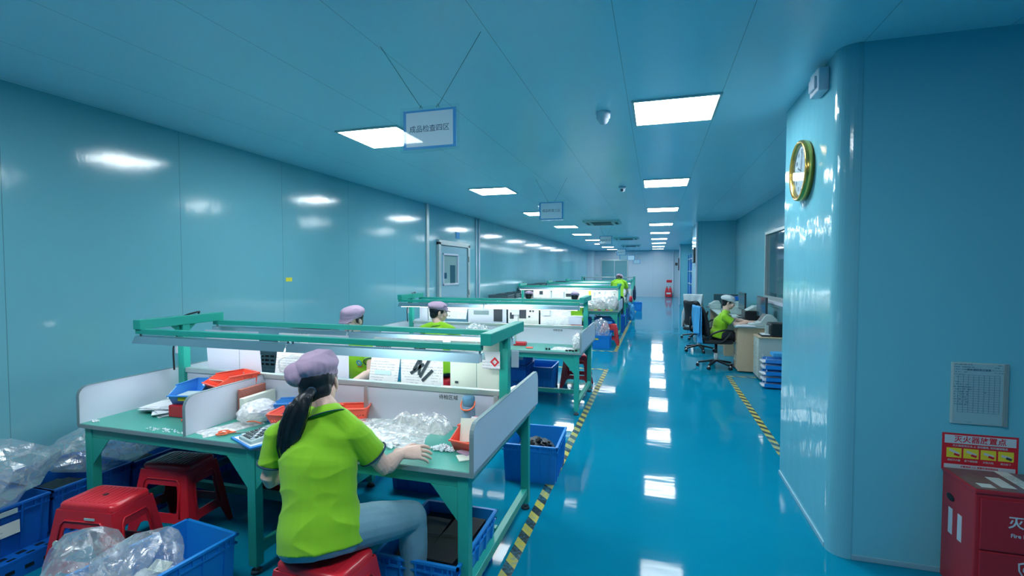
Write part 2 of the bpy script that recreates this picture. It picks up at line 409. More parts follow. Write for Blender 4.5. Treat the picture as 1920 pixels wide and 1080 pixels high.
def text(s, size, mtx, m, name='lettering', parent=None, ext=.0006, align='CENTER', bold=0.):
    cu = bpy.data.curves.new('t', 'FONT'); cu.body = s; cu.size = size; cu.align_x = align; cu.align_y = 'CENTER'; cu.extrude = ext; cu.offset = bold
    cu.resolution_u = 3
    o = bpy.data.objects.new('t', cu); COL.objects.link(o); me = evald(o, name); bpy.data.objects.remove(o)
    me.transform(mtx); me.materials.clear(); me.materials.append(m)
    q = bpy.data.objects.new(name, me); COL.objects.link(q)
    if parent is not None: q.parent = parent
    return q
def basis(o, x, y):
    """matrix placing local xy plane at o with axes x, y"""
    x = V(x).normalized(); y = V(y).normalized(); z = x.cross(y)
    mt = Matrix((x, y, z)).transposed().to_4x4(); mt.translation = V(o); return mt
def holed(outer, holes, th, fn):
    """flat sheet with holes, thickness th, mapped by fn(u,v,w)->point ; returns verts, faces"""
    cu = bpy.data.curves.new('h', 'CURVE'); cu.dimensions = '2D'; cu.fill_mode = 'BOTH'; cu.extrude = th/2
    for lp in [outer]+holes:
        sp = cu.splines.new('POLY'); sp.points.add(len(lp)-1); sp.use_cyclic_u = True
        for p, q in zip(sp.points, lp): p.co = (q[0], q[1], 0, 1)
    o = bpy.data.objects.new('h', cu); COL.objects.link(o); me = evald(o); bpy.data.objects.remove(o)
    vs = [fn(v.co.x, v.co.y, v.co.z) for v in me.vertices]; fs = [tuple(p.vertices) for p in me.polygons]
    return vs, fs
def rrect(x0, y0, x1, y1, r, n=4):
    out = []
    for cx, cy, a in ((x1-r, y1-r, 0), (x0+r, y1-r, 90), (x0+r, y0+r, 180), (x1-r, y0+r, 270)):
        for k in range(n+1):
            t = R(a+90*k/n); out.append((cx+r*math.cos(t), cy+r*math.sin(t)))
    return out
# ================================================================ SETTING
XL = -4.15; ZC = 2.907; YF = 31.5
struct('floor', MB().box((-4.3, -4, -.1), (3.4, YF+.2, 0), M['floor']))
struct('ceiling', MB().box((-4.3, -4, ZC), (3.4, YF+.2, ZC+.1), M['ceil']))
struct('wall_left', MB().box((XL-.1, -4, 0), (XL, YF, ZC), M['wall']))
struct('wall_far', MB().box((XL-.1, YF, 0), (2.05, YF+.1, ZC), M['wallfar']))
struct('wall_behind', MB().box((XL, -4.1, 0), (3.3, -4, ZC), M['wallx']))
# right-hand side: near block with its rounded corner, window wall, projecting block, far column
w = MB()
w.box((.985, 3.245, 0), (3.3, 4.35, ZC), M['pillarL'])
w.box((1.075, 3.155, 0), (3.3, 3.245, ZC), M['pillar'])
struct('wall_near_right', w)
struct('wall_side', MB().box((3.2, -4, 0), (3.3, 3.155, ZC), M['pillar']))
corner = [(1.075, 3.245)]+[(1.08-.1*math.cos(R(a)), 3.25-.1*math.sin(R(a))) for a in range(0, 91, 9)]
mm = [(u, v) for u, v in corner]
o = MB().prism(mm, 0, ZC, lambda u, v, d: V((u, v, d)), M['pillarL']).build('trim_1'); o['kind'] = 'structure'
for p in o.data.polygons: p.use_smooth = False
struct('trim_2', MB().box((.981, 3.25, 0), (.986, 3.258, ZC)).box((1.078, 3.150, 0), (1.088, 3.156, ZC)), M['pillarL'], .002)
ww = MB()
ww.box((1.93, 4.35, 0), (2.05, 6.4, ZC), M['wall']).box((1.93, 9.78, 0), (2.05, 13.33, ZC), M['wall'])
ww.box((1.93, 6.4, 0), (2.05, 9.78, 1.14), M['wall']).box((1.93, 6.4, 2.34), (2.05, 9.78, ZC), M['wall'])
struct('wall_right', ww)
struct('wall_right_block', MB().box((1.03, 13.33, 0), (2.05, 15.2, ZC), M['wallx']))
struct('wall_right_far', MB().box((1.93, 15.2, 0), (2.05, YF, ZC), M['wall']))
struct('wall_right_column', MB().box((1.13, 24.7, 0), (1.93, 25.5, ZC), M['wallx']))
struct('trim_3', MB().box((.99, 13.30, 0), (1.03, 13.36, ZC)).box((1.10, 24.66, 0), (1.135, 24.72, ZC)).box((1.02, 31.44, 0), (1.07, 31.5, ZC)), M['white'], .004)
wn = bpy.data.objects.new('window_1', None); COL.objects.link(wn); wn['kind'] = 'structure'
f = MB()
for a, b in (((1.9, 6.4, 1.14), (1.96, 9.78, 1.2)), ((1.9, 6.4, 2.29), (1.96, 9.78, 2.34)), ((1.9, 6.4, 1.2), (1.96, 6.45, 2.29)), ((1.9, 9.73, 1.2), (1.96, 9.78, 2.29)), ((1.9, 8.05, 1.2), (1.96, 8.1, 2.29))): f.box(a, b)
f.build('window_frame', wn, .003, M['alu'])
MB().box((1.94, 6.45, 1.2), (1.95, 9.73, 2.29)).build('window_pane', wn, m=M['glassdark'])
MB().box((1.84, 6.35, 1.10), (1.93, 9.83, 1.14)).build('window_sill', wn, .004, M['white'])
# far wall: double door, left pilaster, notices
dr = bpy.data.objects.new('door_2', None); COL.objects.link(dr); dr['kind'] = 'structure'
MB().box((-3.34, 31.44, 0), (-1.67, 31.52, 2.34)).build('door_frame', dr, .004, M['alu'])
MB().box((-3.29, 31.42, .02), (-2.52, 31.45, 2.28)).build('door_leaf', dr, .004, M['doorgrey'])
MB().box((-2.49, 31.42, .02), (-1.72, 31.45, 2.28)).build('door_leaf', dr, .004, M['doorgrey'])
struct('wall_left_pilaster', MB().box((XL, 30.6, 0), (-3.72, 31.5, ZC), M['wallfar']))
# left wall: door, conduits, corner strips
dr = bpy.data.objects.new('door_1', None); COL.objects.link(dr); dr['kind'] = 'structure'
x = XL
f = MB()
for a, b in (((x, 8.78, 0), (x+.06, 8.88, 2.22)), ((x, 10.34, 0), (x+.06, 10.46, 2.22)), ((x, 8.78, 2.16), (x+.06, 10.46, 2.26))): f.box(a, b)
f.build('door_frame', dr, .006, M['alu'])
f = MB().box((x, 8.9, .02), (x+.035, 10.32, 1.36)).box((x, 8.9, 1.98), (x+.035, 10.32, 2.15)).box((x, 8.9, 1.36), (x+.035, 9.02, 1.98)).box((x, 9.78, 1.36), (x+.035, 10.32, 1.98))
f.build('door_leaf', dr, .003, M['steel'])
f = MB()
for a, b in (((x, 9.0, 1.34), (x+.05, 9.04, 2.0)), ((x, 9.76, 1.34), (x+.05, 9.8, 2.0)), ((x, 9.0, 1.34), (x+.05, 9.8, 1.38)), ((x, 9.0, 1.96), (x+.05, 9.8, 2.0))): f.box(a, b)
f.build('vision_frame', dr, .004, M['white'])
MB().box((x+.004, 9.04, 1.38), (x+.012, 9.76, 1.96)).build('window_pane', dr, m=M['glassroom'])
f = MB().box((x+.012, 9.42, 1.38), (x+.016, 9.68, 1.76)).box((x+.012, 9.1, 1.48), (x+.016, 9.24, 1.6)); f.build('view_beyond', dr, m=M['glassdark'])
for z in (.4, 1.15, 1.9): MB().cyl((x+.05, 10.36, z-.06), (x+.05, 10.36, z+.06), .018, m=M['rubber']).build('hinge', dr)
struct('trim_4', MB().box((x, 8.32, 0), (x+.025, 8.42, ZC)), M['alu'], .004)
t = tag(MB().cyl((x+.02, 10.95, .05), (x+.02, 10.95, ZC), .016, m=M['white']).cyl((x+.02, 11.15, .05), (x+.02, 11.15, ZC), .022, m=M['white']).build('wall_conduit'), 'pair of white vertical conduits on the left wall just past the door', 'pipe')
t = thing('door_sign', 'small blue sign mounted above the door in the left wall', 'sign', (x, 9.85, 2.34))
MB().box((0, -.1, 0), (.012, .1, .14)).build('sign_plate', t, .003, M['signblue'])
o = MB().box((x, 4.70, 1.52), (x+.002, 4.80, 1.565)).build('wall_sticker', m=M['yellow']); tag(o, 'tiny yellow sticker on the left wall', 'sticker')
struct('baseboard_right', MB().box((.976, 3.25, 0), (.986, 4.35, .03)).box((1.09, 3.146, 0), (3.2, 3.156, .03)), M['steel'], .003)
# floor marking tapes
def tapestrip(label, boxes):
    mb = MB()
    for a in boxes: mb.box((a[0], a[1], .0005), (a[2], a[3], .002))
    tag(mb.build('floor_tape', m=M['tape']), label, 'floor tape')
tapestrip('yellow and black hazard tape along the aisle beside the two nearest benches', [(-.80, 1.2, -.73, 8.1), (-1.68, 8.1, -.73, 8.17)])
tapestrip('yellow and black hazard tape along the aisle beside the farther benches', [(-.80, 10.05, -.73, 27), (-1.7, 9.98, -.73, 10.05)])
tapestrip('yellow and black hazard tape on the right of the aisle by the desks', [(1.07, 3.9, 1.14, 8.14), (1.07, 8.14, 1.5, 8.2)])
tapestrip('short yellow tape on the floor in front of the fire extinguisher box', [(1.36, 2.98, 1.9, 3.05)])

# ================================================================ CEILING THINGS
ORD = ['nearest', 'second', 'third', 'fourth', 'fifth', 'sixth', 'seventh', 'eighth', 'ninth', 'tenth']
def ceiling_light(cx, cy, label):
    t = thing('ceiling_light', label, 'ceiling light', (cx, cy, ZC), group='square LED panels in the ceiling')
    f = MB(); a, b = .315, .295
    for p, q in (((-a, -a), (a, -b)), ((-a, b), (a, a)), ((-a, -b), (-b, b)), ((b, -b), (a, b))): f.box((p[0], p[1], -.014), (q[0], q[1], .0))
    f.build('light_frame', t, .002, M['alu'])
    MB().box((-b, -b, -.009), (b, b, -.001)).build('diffuser', t, m=M['led'])
    return t
L0 = ceiling_light(.13, 4.06, 'bright square ceiling light panel, nearest of the right-hand row over the aisle')
ys = [7.33, 10.5, 13.85, 16.95, 20.2, 23.3, 26.5]
for i, y in enumerate(ys): dup(L0, (.13, y, ZC), label='bright ceiling light panel, %s of the right-hand row over the aisle' % ORD[i+1])
for i, y in enumerate([4.1]+ys): dup(L0, (-2.47, y, ZC), label='bright ceiling light panel, %s of the left-hand row over the benches' % ORD[i])
dup(L0, (-2.47, 29.6, ZC), label='bright ceiling light panel, farthest of the left-hand row, by the far wall')
dup(L0, (.13, 29.6, ZC), label='bright ceiling light panel, farthest of the right-hand row, by the far wall')
for yy in (.85,): dup(L0, (-2.47, yy, ZC), label='ceiling light panel overhead, above the top of the photo, left row'); dup(L0, (.13, yy, ZC), label='ceiling light panel overhead, above the top of the photo, right row')
def hang_sign(p, w, h, txt, label, spread, yaw=0.):
    t = thing('hanging_sign', label, 'sign', (p[0], p[1], p[2]), yaw, 'blue bordered area signs hanging from the ceiling')
    MB().box((-w/2, -.004, -h/2), (w/2, .004, h/2)).build('acrylic_holder', t, .002, M['acrylic'])
    a, b = w/2*.9, h/2*.86
    MB().box((-a, -.0022, -b), (a, .0022, b)).build('blue_border', t, m=M['signblue'])
    MB().box((-a+.018*w/.35, -.0032, -b+.012), (a-.018*w/.35, .0032, b-.012)).build('paper', t, m=M['signpaper'])
    if txt: text(txt, .040*w/.35, basis((0, -.0038, 0), (1, 0, 0), (0, 0, 1)), M['signtext'], 'lettering', t, .0003)
    for s in (-1, 1):
        q = MB(); q.tube([(s*.05, 0, h/2-.004), (s*spread, 0, ZC-p[2])], .0012, M['darkgrey'], n=6); q.tube([(s*.05-.008, 0, h/2-.01), (s*.05, 0, h/2+.01), (s*.05+.008, 0, h/2-.01)], .0014, M['darkgrey'], n=5); q.build('string', t)
    return t
hang_sign((-1.195, 2.45, 2.425), .352, .245, '成品检查四区', 'largest hanging blue bordered sign with dark Chinese lettering, nearest the viewer', .30, R(0))
hang_sign((-1.375, 6.55, 2.465), .37, .27, '成品检查三区', 'second hanging blue bordered sign, before the ceiling air conditioner', .22)
hang_sign((-1.265, 13., 2.445), .36, .26, '成品检查二区', 'third hanging sign, small, beyond the ceiling air conditioner', .2)
hang_sign((-1.13, 17., 2.27), .34, .24, '成品检查一区', 'fourth hanging sign, above the stooping worker', .2)
hang_sign((-1.2, 19.5, 2.16), .34, .22, '', 'left of the three tiny signs hanging close together at the far end', .2)
hang_sign((-1.02, 21.5, 2.19), .34, .24, '', 'middle of the three tiny signs hanging close together at the far end', .2)
hang_sign((-.85, 23.5, 2.06), .34, .22, '', 'right and lowest of the three tiny signs hanging at the far end', .2)
# smoke detector, dome camera, cassettes
t = thing('ceiling_sensor', 'white cone shaped sensor on the ceiling left of the nearest light panel', 'smoke detector', (-.41, 3.95, ZC))
MB().lathe([(0, 0), (.058, 0), (.058, -.012), (.053, -.05), (.048, -.058)], m=M['white']).build('housing', t)
MB().lathe([(.046, -.055), (.042, -.07), (.03, -.088), (.014, -.098), (0, -.1)], m=M['white']).build('sensor_cone', t)
t = thing('dome_camera', 'small white dome camera on the ceiling between the light rows', 'security camera', (-.49, 7.5, ZC))
MB().lathe([(0, 0), (.05, 0), (.05, -.03), (.04, -.035)], m=M['white']).build('base', t)
MB().ell((0, 0, -.045), (.042, .042, .042), M['white']).build('camera_ball', t)
MB().cyl((.0, -.03, -.055), (.0, -.046, -.062), .016, m=M['black']).build('lens', t)
def cassette(loc, label):
    t = thing('ceiling_air_conditioner', label, 'air conditioner', loc)
    p = MB().prism(rrect(-.47, -.47, .47, .47, .06), -.05, 0, lambda u, v, d: V((u*(1 if d > -.01 else .93), v*(1 if d > -.01 else .93), d)), M['printer']); p.build('panel', t)
    MB().box((-.24, -.24, -.058), (.24, .24, -.045)).build('grille', t, .004, M['darkgrey'])
    for k in range(4):
        q = Matrix.Rotation(k*math.pi/2, 3, 'Z'); MB().box((-.26, -.40, -.056), (.26, -.33, -.046), rot=q, c=(0, 0, -.05)).build('louvre', t, m=M['rubber'])
    return t
cassette((-1.33, 12.75, ZC), 'square ceiling air conditioner cassette behind the second hanging sign')
cassette((-1.1, 19.4, ZC), 'thin looking ceiling air conditioner cassette in the middle distance')
cassette((-1.2, 25.2, ZC), 'dark ceiling air conditioner cassette nearest the far wall')
t = thing('emergency_light', 'small white box high on the pillar just under the ceiling', 'box', (.985, 3.44, 2.80))
MB().box((-.06, -.085, -.07), (0, .085, .07)).build('housing', t, .008, M['white']); MB().box((-.075, -.06, -.045), (-.058, .06, .03)).build('cover', t, .008, M['white'])

# ================================================================ CLOCK
t = thing('wall_clock', 'round brass rimmed wall clock on the pillar side', 'clock', (.985, 3.80, 2.335))
MB().lathe([(.165, -.012), (.183, -.045), (.192, -.058), (.203, -.052), (.207, -.03), (.2, 0), (.16, 0)], m=M['gold'], axis='x', n=48).build('rim', t)
MB().cyl((-.026, 0, 0), (-.022, 0, 0), .182, m=M['paper'], n=48).build('face', t)
for k in range(1, 13):
    a = R(90-30*k); text(str(k), .042, basis((-.028, -.135*math.cos(a), .135*math.sin(a)), (0, -1, 0), (0, 0, 1)), M['ink'], 'numeral', t)
MB().beam((-.03, 0, 0), (-.03, .075, .03), .008, .002, M['ink'], up=V((1, 0, 0))).build('hour_hand', t)
MB().beam((-.032, 0, 0), (-.032, -.03, .12), .006, .002, M['ink'], up=V((1, 0, 0))).build('minute_hand', t)
MB().cyl((-.045, 0, 0), (-.043, 0, 0), .18, m=M['acrylic'], n=48).build('glass', t)

# ================================================================ NOTICES BY THE PILLAR, FIRE BOX
t = thing('notice_holder', 'clear wall holder with a printed table sheet above the red poster', 'notice', (1.65, 3.155, .995))
MB().box((-.122, -.012, -.165), (.122, 0, .165)).build('holder_back', t, .003, M['printer'])
MB().box((-.112, -.0145, -.158), (.10, -.0125, .158)).build('printed_sheet', t, m=M['docd'])
g = MB()
for k in range(17): g.box((-.095, -.0155, .1-k*.0125), (.085, -.0148, .1008-k*.0125))
for k in range(9): g.box((-.095+k*.0225, -.0155, -.1), (-.0942+k*.0225, -.0148, .1))
g.build('ruled_table', t, m=M['signtext'])
text('灭火器检查记录表', .013, basis((-.005, -.0152, .128), (1, 0, 0), (0, 0, 1)), M['signtext'], 'lettering', t)
MB().box((.104, -.02, -.165), (.122, -.012, .165)).build('holder_edge', t, .002, M['greyedge'])
t = thing('fire_poster', 'red bordered fire extinguisher poster on the wall above the red box', 'poster', (1.665, 3.155, .675))
MB().box((-.165, -.003, -.1), (.165, 0, .1)).build('red_border', t, m=M['redink'])
MB().box((-.155, -.0036, .045), (.155, -.0028, .09)).build('title_band', t, m=M['whiteink'])
MB().box((-.155, -.0036, -.09), (.155, -.0028, -.068)).build('footer_band', t, m=M['whiteink'])
text('灭火器放置点', .038, basis((0, -.0042, .067), (1, 0, 0), (0, 0, 1)), M['redink'], 'title_lettering', t, bold=.0004)
text('灭火器使用方法 △ 请勿挪用, 保持通道畅通', .0125, basis((0, -.0042, .033), (1, 0, 0), (0, 0, 1)), M['whiteink'], 'subtitle_lettering', t)
text('火警电话 119  报警时请说明地点', .0115, basis((0, -.0042, -.079), (1, 0, 0), (0, 0, 1)), M['redink'], 'footer_lettering', t)
for k in range(4):
    cx = -.112+k*.075
    q = MB().box((cx-.033, -.0042, -.032), (cx+.033, -.003, .02)); q.build('instruction_picture', t, m=M['yellow'])
    q = MB(); q.beam((cx-.02, -.0048, .01-k*.004), (cx+.022, -.0048, -.012), .012, .001, M['whiteink'], up=V((0, 1, 0))); q.beam((cx, -.005, -.012), (cx+.024, -.005, -.02), .012, .001, M['redink'] if k < 3 else M['ink'], up=V((0, 1, 0))); q.build('instruction_hand', t)
    text(('提起灭火器', '拔下保险销', '对准火焰', '用力压下')[k], .0115, basis((cx, -.0042, -.047), (1, 0, 0), (0, 0, 1)), M['whiteink'], 'caption_lettering', t)
t = thing('fire_extinguisher_box', 'red steel fire extinguisher box on the floor against the wall at right', 'fire extinguisher box', (1.5, 2.86, 0))
W_, D_, H_ = .60, .28, .57
MB().box((0, 0, 0), (W_, D_, H_)).build('body', t, .006, M['redbox'])
MB().box((-.004, -.006, H_), (W_+.004, D_-.0, H_+.02)).build('lid', t, .004, M['redbox'])
MB().box((.006, .005, H_+.0202), (W_-.006, D_-.01, H_+.0215)).build('lid_sticker', t, m=mat('worn_lid_sticker', rgb(120, 96, 100), .3, vary=.5, scale=25))
g = MB()
for k in range(6): g.box((.04+k*.09, .03+.02*(k % 2), H_+.0216), (.10+k*.09, .08+.1*(k % 3), H_+.0222))
g.build('sticker_picture', t, m=M['doc2'])
MB().box((.02, -.008, .30), (W_-.02, -.001, H_-.02)).build('door', t, .003, M['redbox'])
MB().box((.02, -.008, .02), (W_-.02, -.001, .292)).build('door', t, .003, M['redbox'])
MB().ell((-.001, .2, .46), (.004, .036, .018), M['black']).build('hand_hole', t)
for yy in (.195, .115): MB().box((-.002, yy-.017, .27), (.001, yy+.017, .405)).build('white_stripe', t, m=M['whiteink'])
text('灭火器箱', .062, basis((.25, -.0095, .445), (1, 0, 0), (0, 0, 1)), M['whiteink'], 'lettering', t, bold=.001)
text('Fire Extinguisher Box', .026, basis((.25, -.0095, .385), (1, 0, 0), (0, 0, 1)), M['whiteink'], 'lettering', t, bold=.0005)
text('火警 119', .062, basis((.24, -.0095, .1), (1, 0, 0), (0, 0, 1)), M['whiteink'], 'lettering', t, bold=.001)
sh = [(0, .042), (.036, .03), (.034, -.005), (.02, -.03), (0, -.045), (-.02, -.03), (-.034, -.005), (-.036, .03)]
vs, fs = holed(sh, [[(u*.82, v*.82) for u, v in sh]], .002, lambda u, v, w_: V((.205+u, -.01+w_, .225+v)))
q = MB().add(vs, fs, M['whiteink']); q.tube([(.205+.018*math.cos(a)*(1-.05*a), -.0105, .225+.018*math.sin(a)*(1-.05*a)) for a in [k*.5 for k in range(16)]], .0035, M['whiteink'], n=6); q.build('shield_emblem', t)
# far end fire point
t = thing('fire_extinguisher_stand', 'small red fire extinguisher stand against the far wall', 'fire extinguisher', (.78, 31.2, 0))
MB().box((-.2, -.12, .02), (.2, .12, .42)).build('stand', t, .02, M['red'])
for s in (-1, 1):
    b = MB().lathe([(0, 0), (.075, 0), (.08, .05), (.08, .32), (.05, .38), (.02, .4), (.02, .43), (0, .43)], (s*.1, 0, .2), M['red'], 16).build('cylinder', t)
    MB().box((s*.1-.03, -.03, .62), (s*.1+.03, .02, .67)).build('valve', b, .008, M['black'])
MB().box((-.13, -.125, .2), (.13, -.12, .3)).build('white_print', t, m=M['whiteink'])
o = MB().box((.66, 31.49, .9), (.98, 31.498, 1.06)).build('fire_notice', m=M['redink']); tag(o, 'small red notice on the far wall above the extinguishers', 'sign')
o = MB().box((1.15, 31.40, 1.95), (1.42, 31.44, 2.12)).build('dark_wall_sign', m=M['darkgrey']); tag(o, 'dark plate high on the far wall right of the white strip', 'sign')
t = thing('wall_screen', 'dark narrow screen mounted on the end of the right wall block', 'screen', (1.03, 13.9, 2.05))
MB().box((-.07, -.28, -.2), (0, .28, .2)).build('housing', t, .01, M['black']); MB().box((-.075, -.26, -.18), (-.07, .26, .18)).build('display', t, m=M['glassdark'])
t = thing('wall_screen', 'second dark screen farther away, on the far column', 'screen', (1.13, 25.1, 1.95))
MB().box((-.07, -.28, -.3), (0, .28, .3)).build('housing', t, .01, M['black']); MB().box((-.075, -.26, -.26), (-.07, .26, .26)).build('display', t, m=M['glassdark'])
o = MB().box((-3.95, 31.48, 1.05), (-3.6, 31.498, 1.4)).build('wall_notice', m=M['docd']); o.location = (.1, 0, 0); tag(o, 'pale notice on the far wall left of the grey door', 'notice')
# ================================================================ BENCHES
BX = -2.075; ZT = .72
def bench(yc, label):
    t = thing('inspection_bench', label, 'workbench', (BX, yc, 0), group='green steel inspection benches with lamp rails')
    hx, hy = 1.285, .6
    g = MB().box((-hx, -hy, ZT-.024), (hx, hy, ZT-.002), M['greyedge']).box((-hx+.002, -hy+.004, ZT-.002), (hx-.002, hy-.004, ZT), M['tealtop']); g.build('tabletop', t)
    for s in (-1, 1):
        MB().box((-1.25, s*.555-.02, ZT-.085), (1.25, s*.555+.02, ZT-.024)).build('apron', t, .003, M['teal'])
        MB().box((s*1.225-.02, -.53, ZT-.085), (s*1.225+.02, .53, ZT-.024)).build('apron', t, .003, M['teal'])
    for xx in (-1.225, 0, 1.225):
        for s in (-1, 1):
            lg = MB().box((xx-.027, s*.555-.027, .045), (xx+.027, s*.555+.027, ZT-.024)).build('leg', t, .003, M['teal'])
            c = MB().cyl((xx, s*.555, .0), (xx, s*.555, .018), .03, .026, m=M['darkgrey']).cyl((xx, s*.555, .018), (xx, s*.555, .05), .01, m=M['alu']); c.build('levelling_foot', lg)
            for d in (-1, 1):
                if abs(xx+d*.1) > 1.25: continue
                pl = [(0, ZT-.085), (d*.14, ZT-.085), (d*.125, ZT-.10), (0, ZT-.25)]
                y0 = s*(.555+.018)
                MB().prism(pl, y0-.003, y0+.003, lambda u, v, w_: V((xx+d*.027+u, w_, v))).build('gusset', t, m=M['teal'])
        MB().box((xx-.02, -.53, .10), (xx+.02, .53, .15)).build('stretcher', t, .003, M['teal'])
    MB().box((-1.2, -.02, .10), (1.2, .02, .15)).build('stretcher', t, .003, M['teal'])
    # side panels with rounded front and back top corners
    for s in (-1, 1):
        y0, y1, z0, z1, r = -hy, hy+.07, ZT-.01, .945, .06
        pl = [(y0, z0), (y1, z0)]+[(y1-r+r*math.cos(R(a)), z1-r+r*math.sin(R(a))) for a in range(0, 91, 15)]+[(y0+r+r*math.cos(R(a)), z1-r+r*math.sin(R(a))) for a in range(90, 181, 15)]
        x0 = s*(hx-.009)
        p = MB().prism(pl, x0-.009, x0+.009, lambda u, v, w_: V((w_, u, v)), M['white']).build('side_panel', t)
        e = MB()
        for i in range(1, len(pl)):
            a, b = pl[i], pl[(i+1) % len(pl)]
            e.beam((x0, a[0], a[1]), (x0, b[0], b[1]), .021, .003, M['greyedge'], up=V((1, 0, 0)).cross(V((0, b[0]-a[0], b[1]-a[1]))).normalized() if False else V((0, -(b[1]-a[1]), b[0]-a[0])))
        e.build('edge_band', p)
    MB().box((-1.12, -.009, ZT), (1.22, .009, .925)).build('back_board', t, m=M['white'])
    MB().box((-1.13, -.018, .925), (1.23, .018, .958)).build('aluminium_rail', t, .003, M['alu'])
    for xx in (.34, 1.2): MB().box((xx-.014, -.016, ZT), (xx+.014, -.009, .925)).build('board_strip', t, .002, M['alu'])
    for px in (-.45,):
        pl = [(-hy+.01, ZT+.001), (-.01, ZT+.001), (-.01, .945)]+[(-hy+.01+.07+.07*math.cos(R(a)), .945-.07+.07*math.sin(R(a))) for a in range(90, 181, 15)]
        p = MB().prism(pl, px-.008, px+.008, lambda u, v, w_: V((w_, u, v)), M['white']).build('divider', t)
        e = MB()
        for i in range(2, len(pl)):
            a, b = pl[i], pl[(i+1) % len(pl)]
            e.beam((px, a[0], a[1]), (px, b[0], b[1]), .019, .003, M['greyedge'], up=V((0, -(b[1]-a[1]), b[0]-a[0])))
        e.build('edge_band', p)
    for xx, cx in ((-.86, 0), (.90, 1)):
        text('待检区域', .031, basis((xx, -.0098, .893), (1, 0, 0), (0, 0, 1)), M['ink'], 'lettering', t)
    # lamp gallows
    for xx in (-1.155, 1.25):
        MB().box((xx-.027, -.027, .70), (xx+.027, .027, 1.27)).build('post', t, .003, M['teal'])
        MB().box((xx-.03, -.33, 1.265), (xx+.03, .31, 1.328)).build('arm', t, .004, M['teal'])
        MB().prism([(-.10, 1.266), (.10, 1.266), (.02, 1.2), (-.02, 1.2)], xx-.003, xx+.003, lambda u, v, w_: V((w_, u, v))).build('arm_gusset', t, m=M['teal'])
    for yy in (-.3, .28):
        MB().box((-1.18, yy-.02, 1.235), (1.22, yy+.02, 1.268)).build('light_rail', t, .003, M['teal'])
        for x0, x1 in ((-1.17, .02), (.03, 1.22)):
            pr = [(-.05, 1.178), (-.03, 1.222), (.03, 1.222), (.05, 1.178), (.047, 1.178), (.028, 1.219), (-.028, 1.219), (-.047, 1.178)]
            sh = MB().prism(pr, x0, x1, lambda u, v, w_: V((w_, yy+u, v))); sh = sh.build('lamp_shade', t, m=M['reflector'])
            MB().cyl((x0+.03, yy, 1.181), (x1-.03, yy, 1.181), .009, m=M['tube'], n=10).build('fluorescent_tube', sh)
            e = MB()
            for q in (x0+.012, x1-.012):
                e.box((q-.008, yy-.012, 1.175), (q+.008, yy+.012, 1.219)); e.cyl((q, yy, 1.22), (q, yy, 1.24), .006)
            e.build('lamp_holder', sh, m=M['foam'])
    g = MB(); g.tube([(-1.19, -.05, .945), (-1.2, -.045, 1.1), (-1.185, -.03, 1.18), (-1.19, -.02, 1.3), (-1.16, .12, 1.345), (-1.18, .14, 1.33)], .006, M['black'], n=7, sub=4); g.build('power_cable', t)
    MB().box((-1.205, -.03, 1.06), (-1.183, .03, 1.16)).build('socket', t, .003, M['white'])
    return t
B1 = bench(2.65, 'nearest green workbench, where the ponytailed worker sits')
B2 = dup(B1, (BX, 6.03, 0), label='second green workbench from the viewer, empty on its aisle end', drop=('divider',))
B3 = dup(B1, (BX, 11.9, 0), label='third green workbench, with a white heap of bags on its aisle end', drop=('divider',))
B4 = dup(B1, (BX, 15.2, 0), label='fourth green workbench, in front of which a worker stoops', drop=('divider',))
B5 = dup(B1, (BX, 18.5, 0), label='fifth green workbench, half hidden behind the stooping worker', drop=('divider',))

# far green rack frame
t = thing('steel_rack', 'tall green steel rack frame at the far end of the bench row', 'rack', (BX, 22.3, 0))
for xx in (-1.1, 1.17):
    for yy in (-.35, .35): MB().box((xx-.03, yy-.03, 0), (xx+.03, yy+.03, 1.38)).build('post', t, m=M['teal'])
for z in (.12, .62, 1.32): MB().box((-1.12, -.37, z), (1.19, .37, z+.035)).build('shelf' if z < 1 else 'top_frame', t, m=M['tealtop'] if z < 1 else M['greyedge'])
MB().box((-.9, .3, .66), (1.1, .32, 1.2)).build('back_panel', t, m=M['signpaper'])

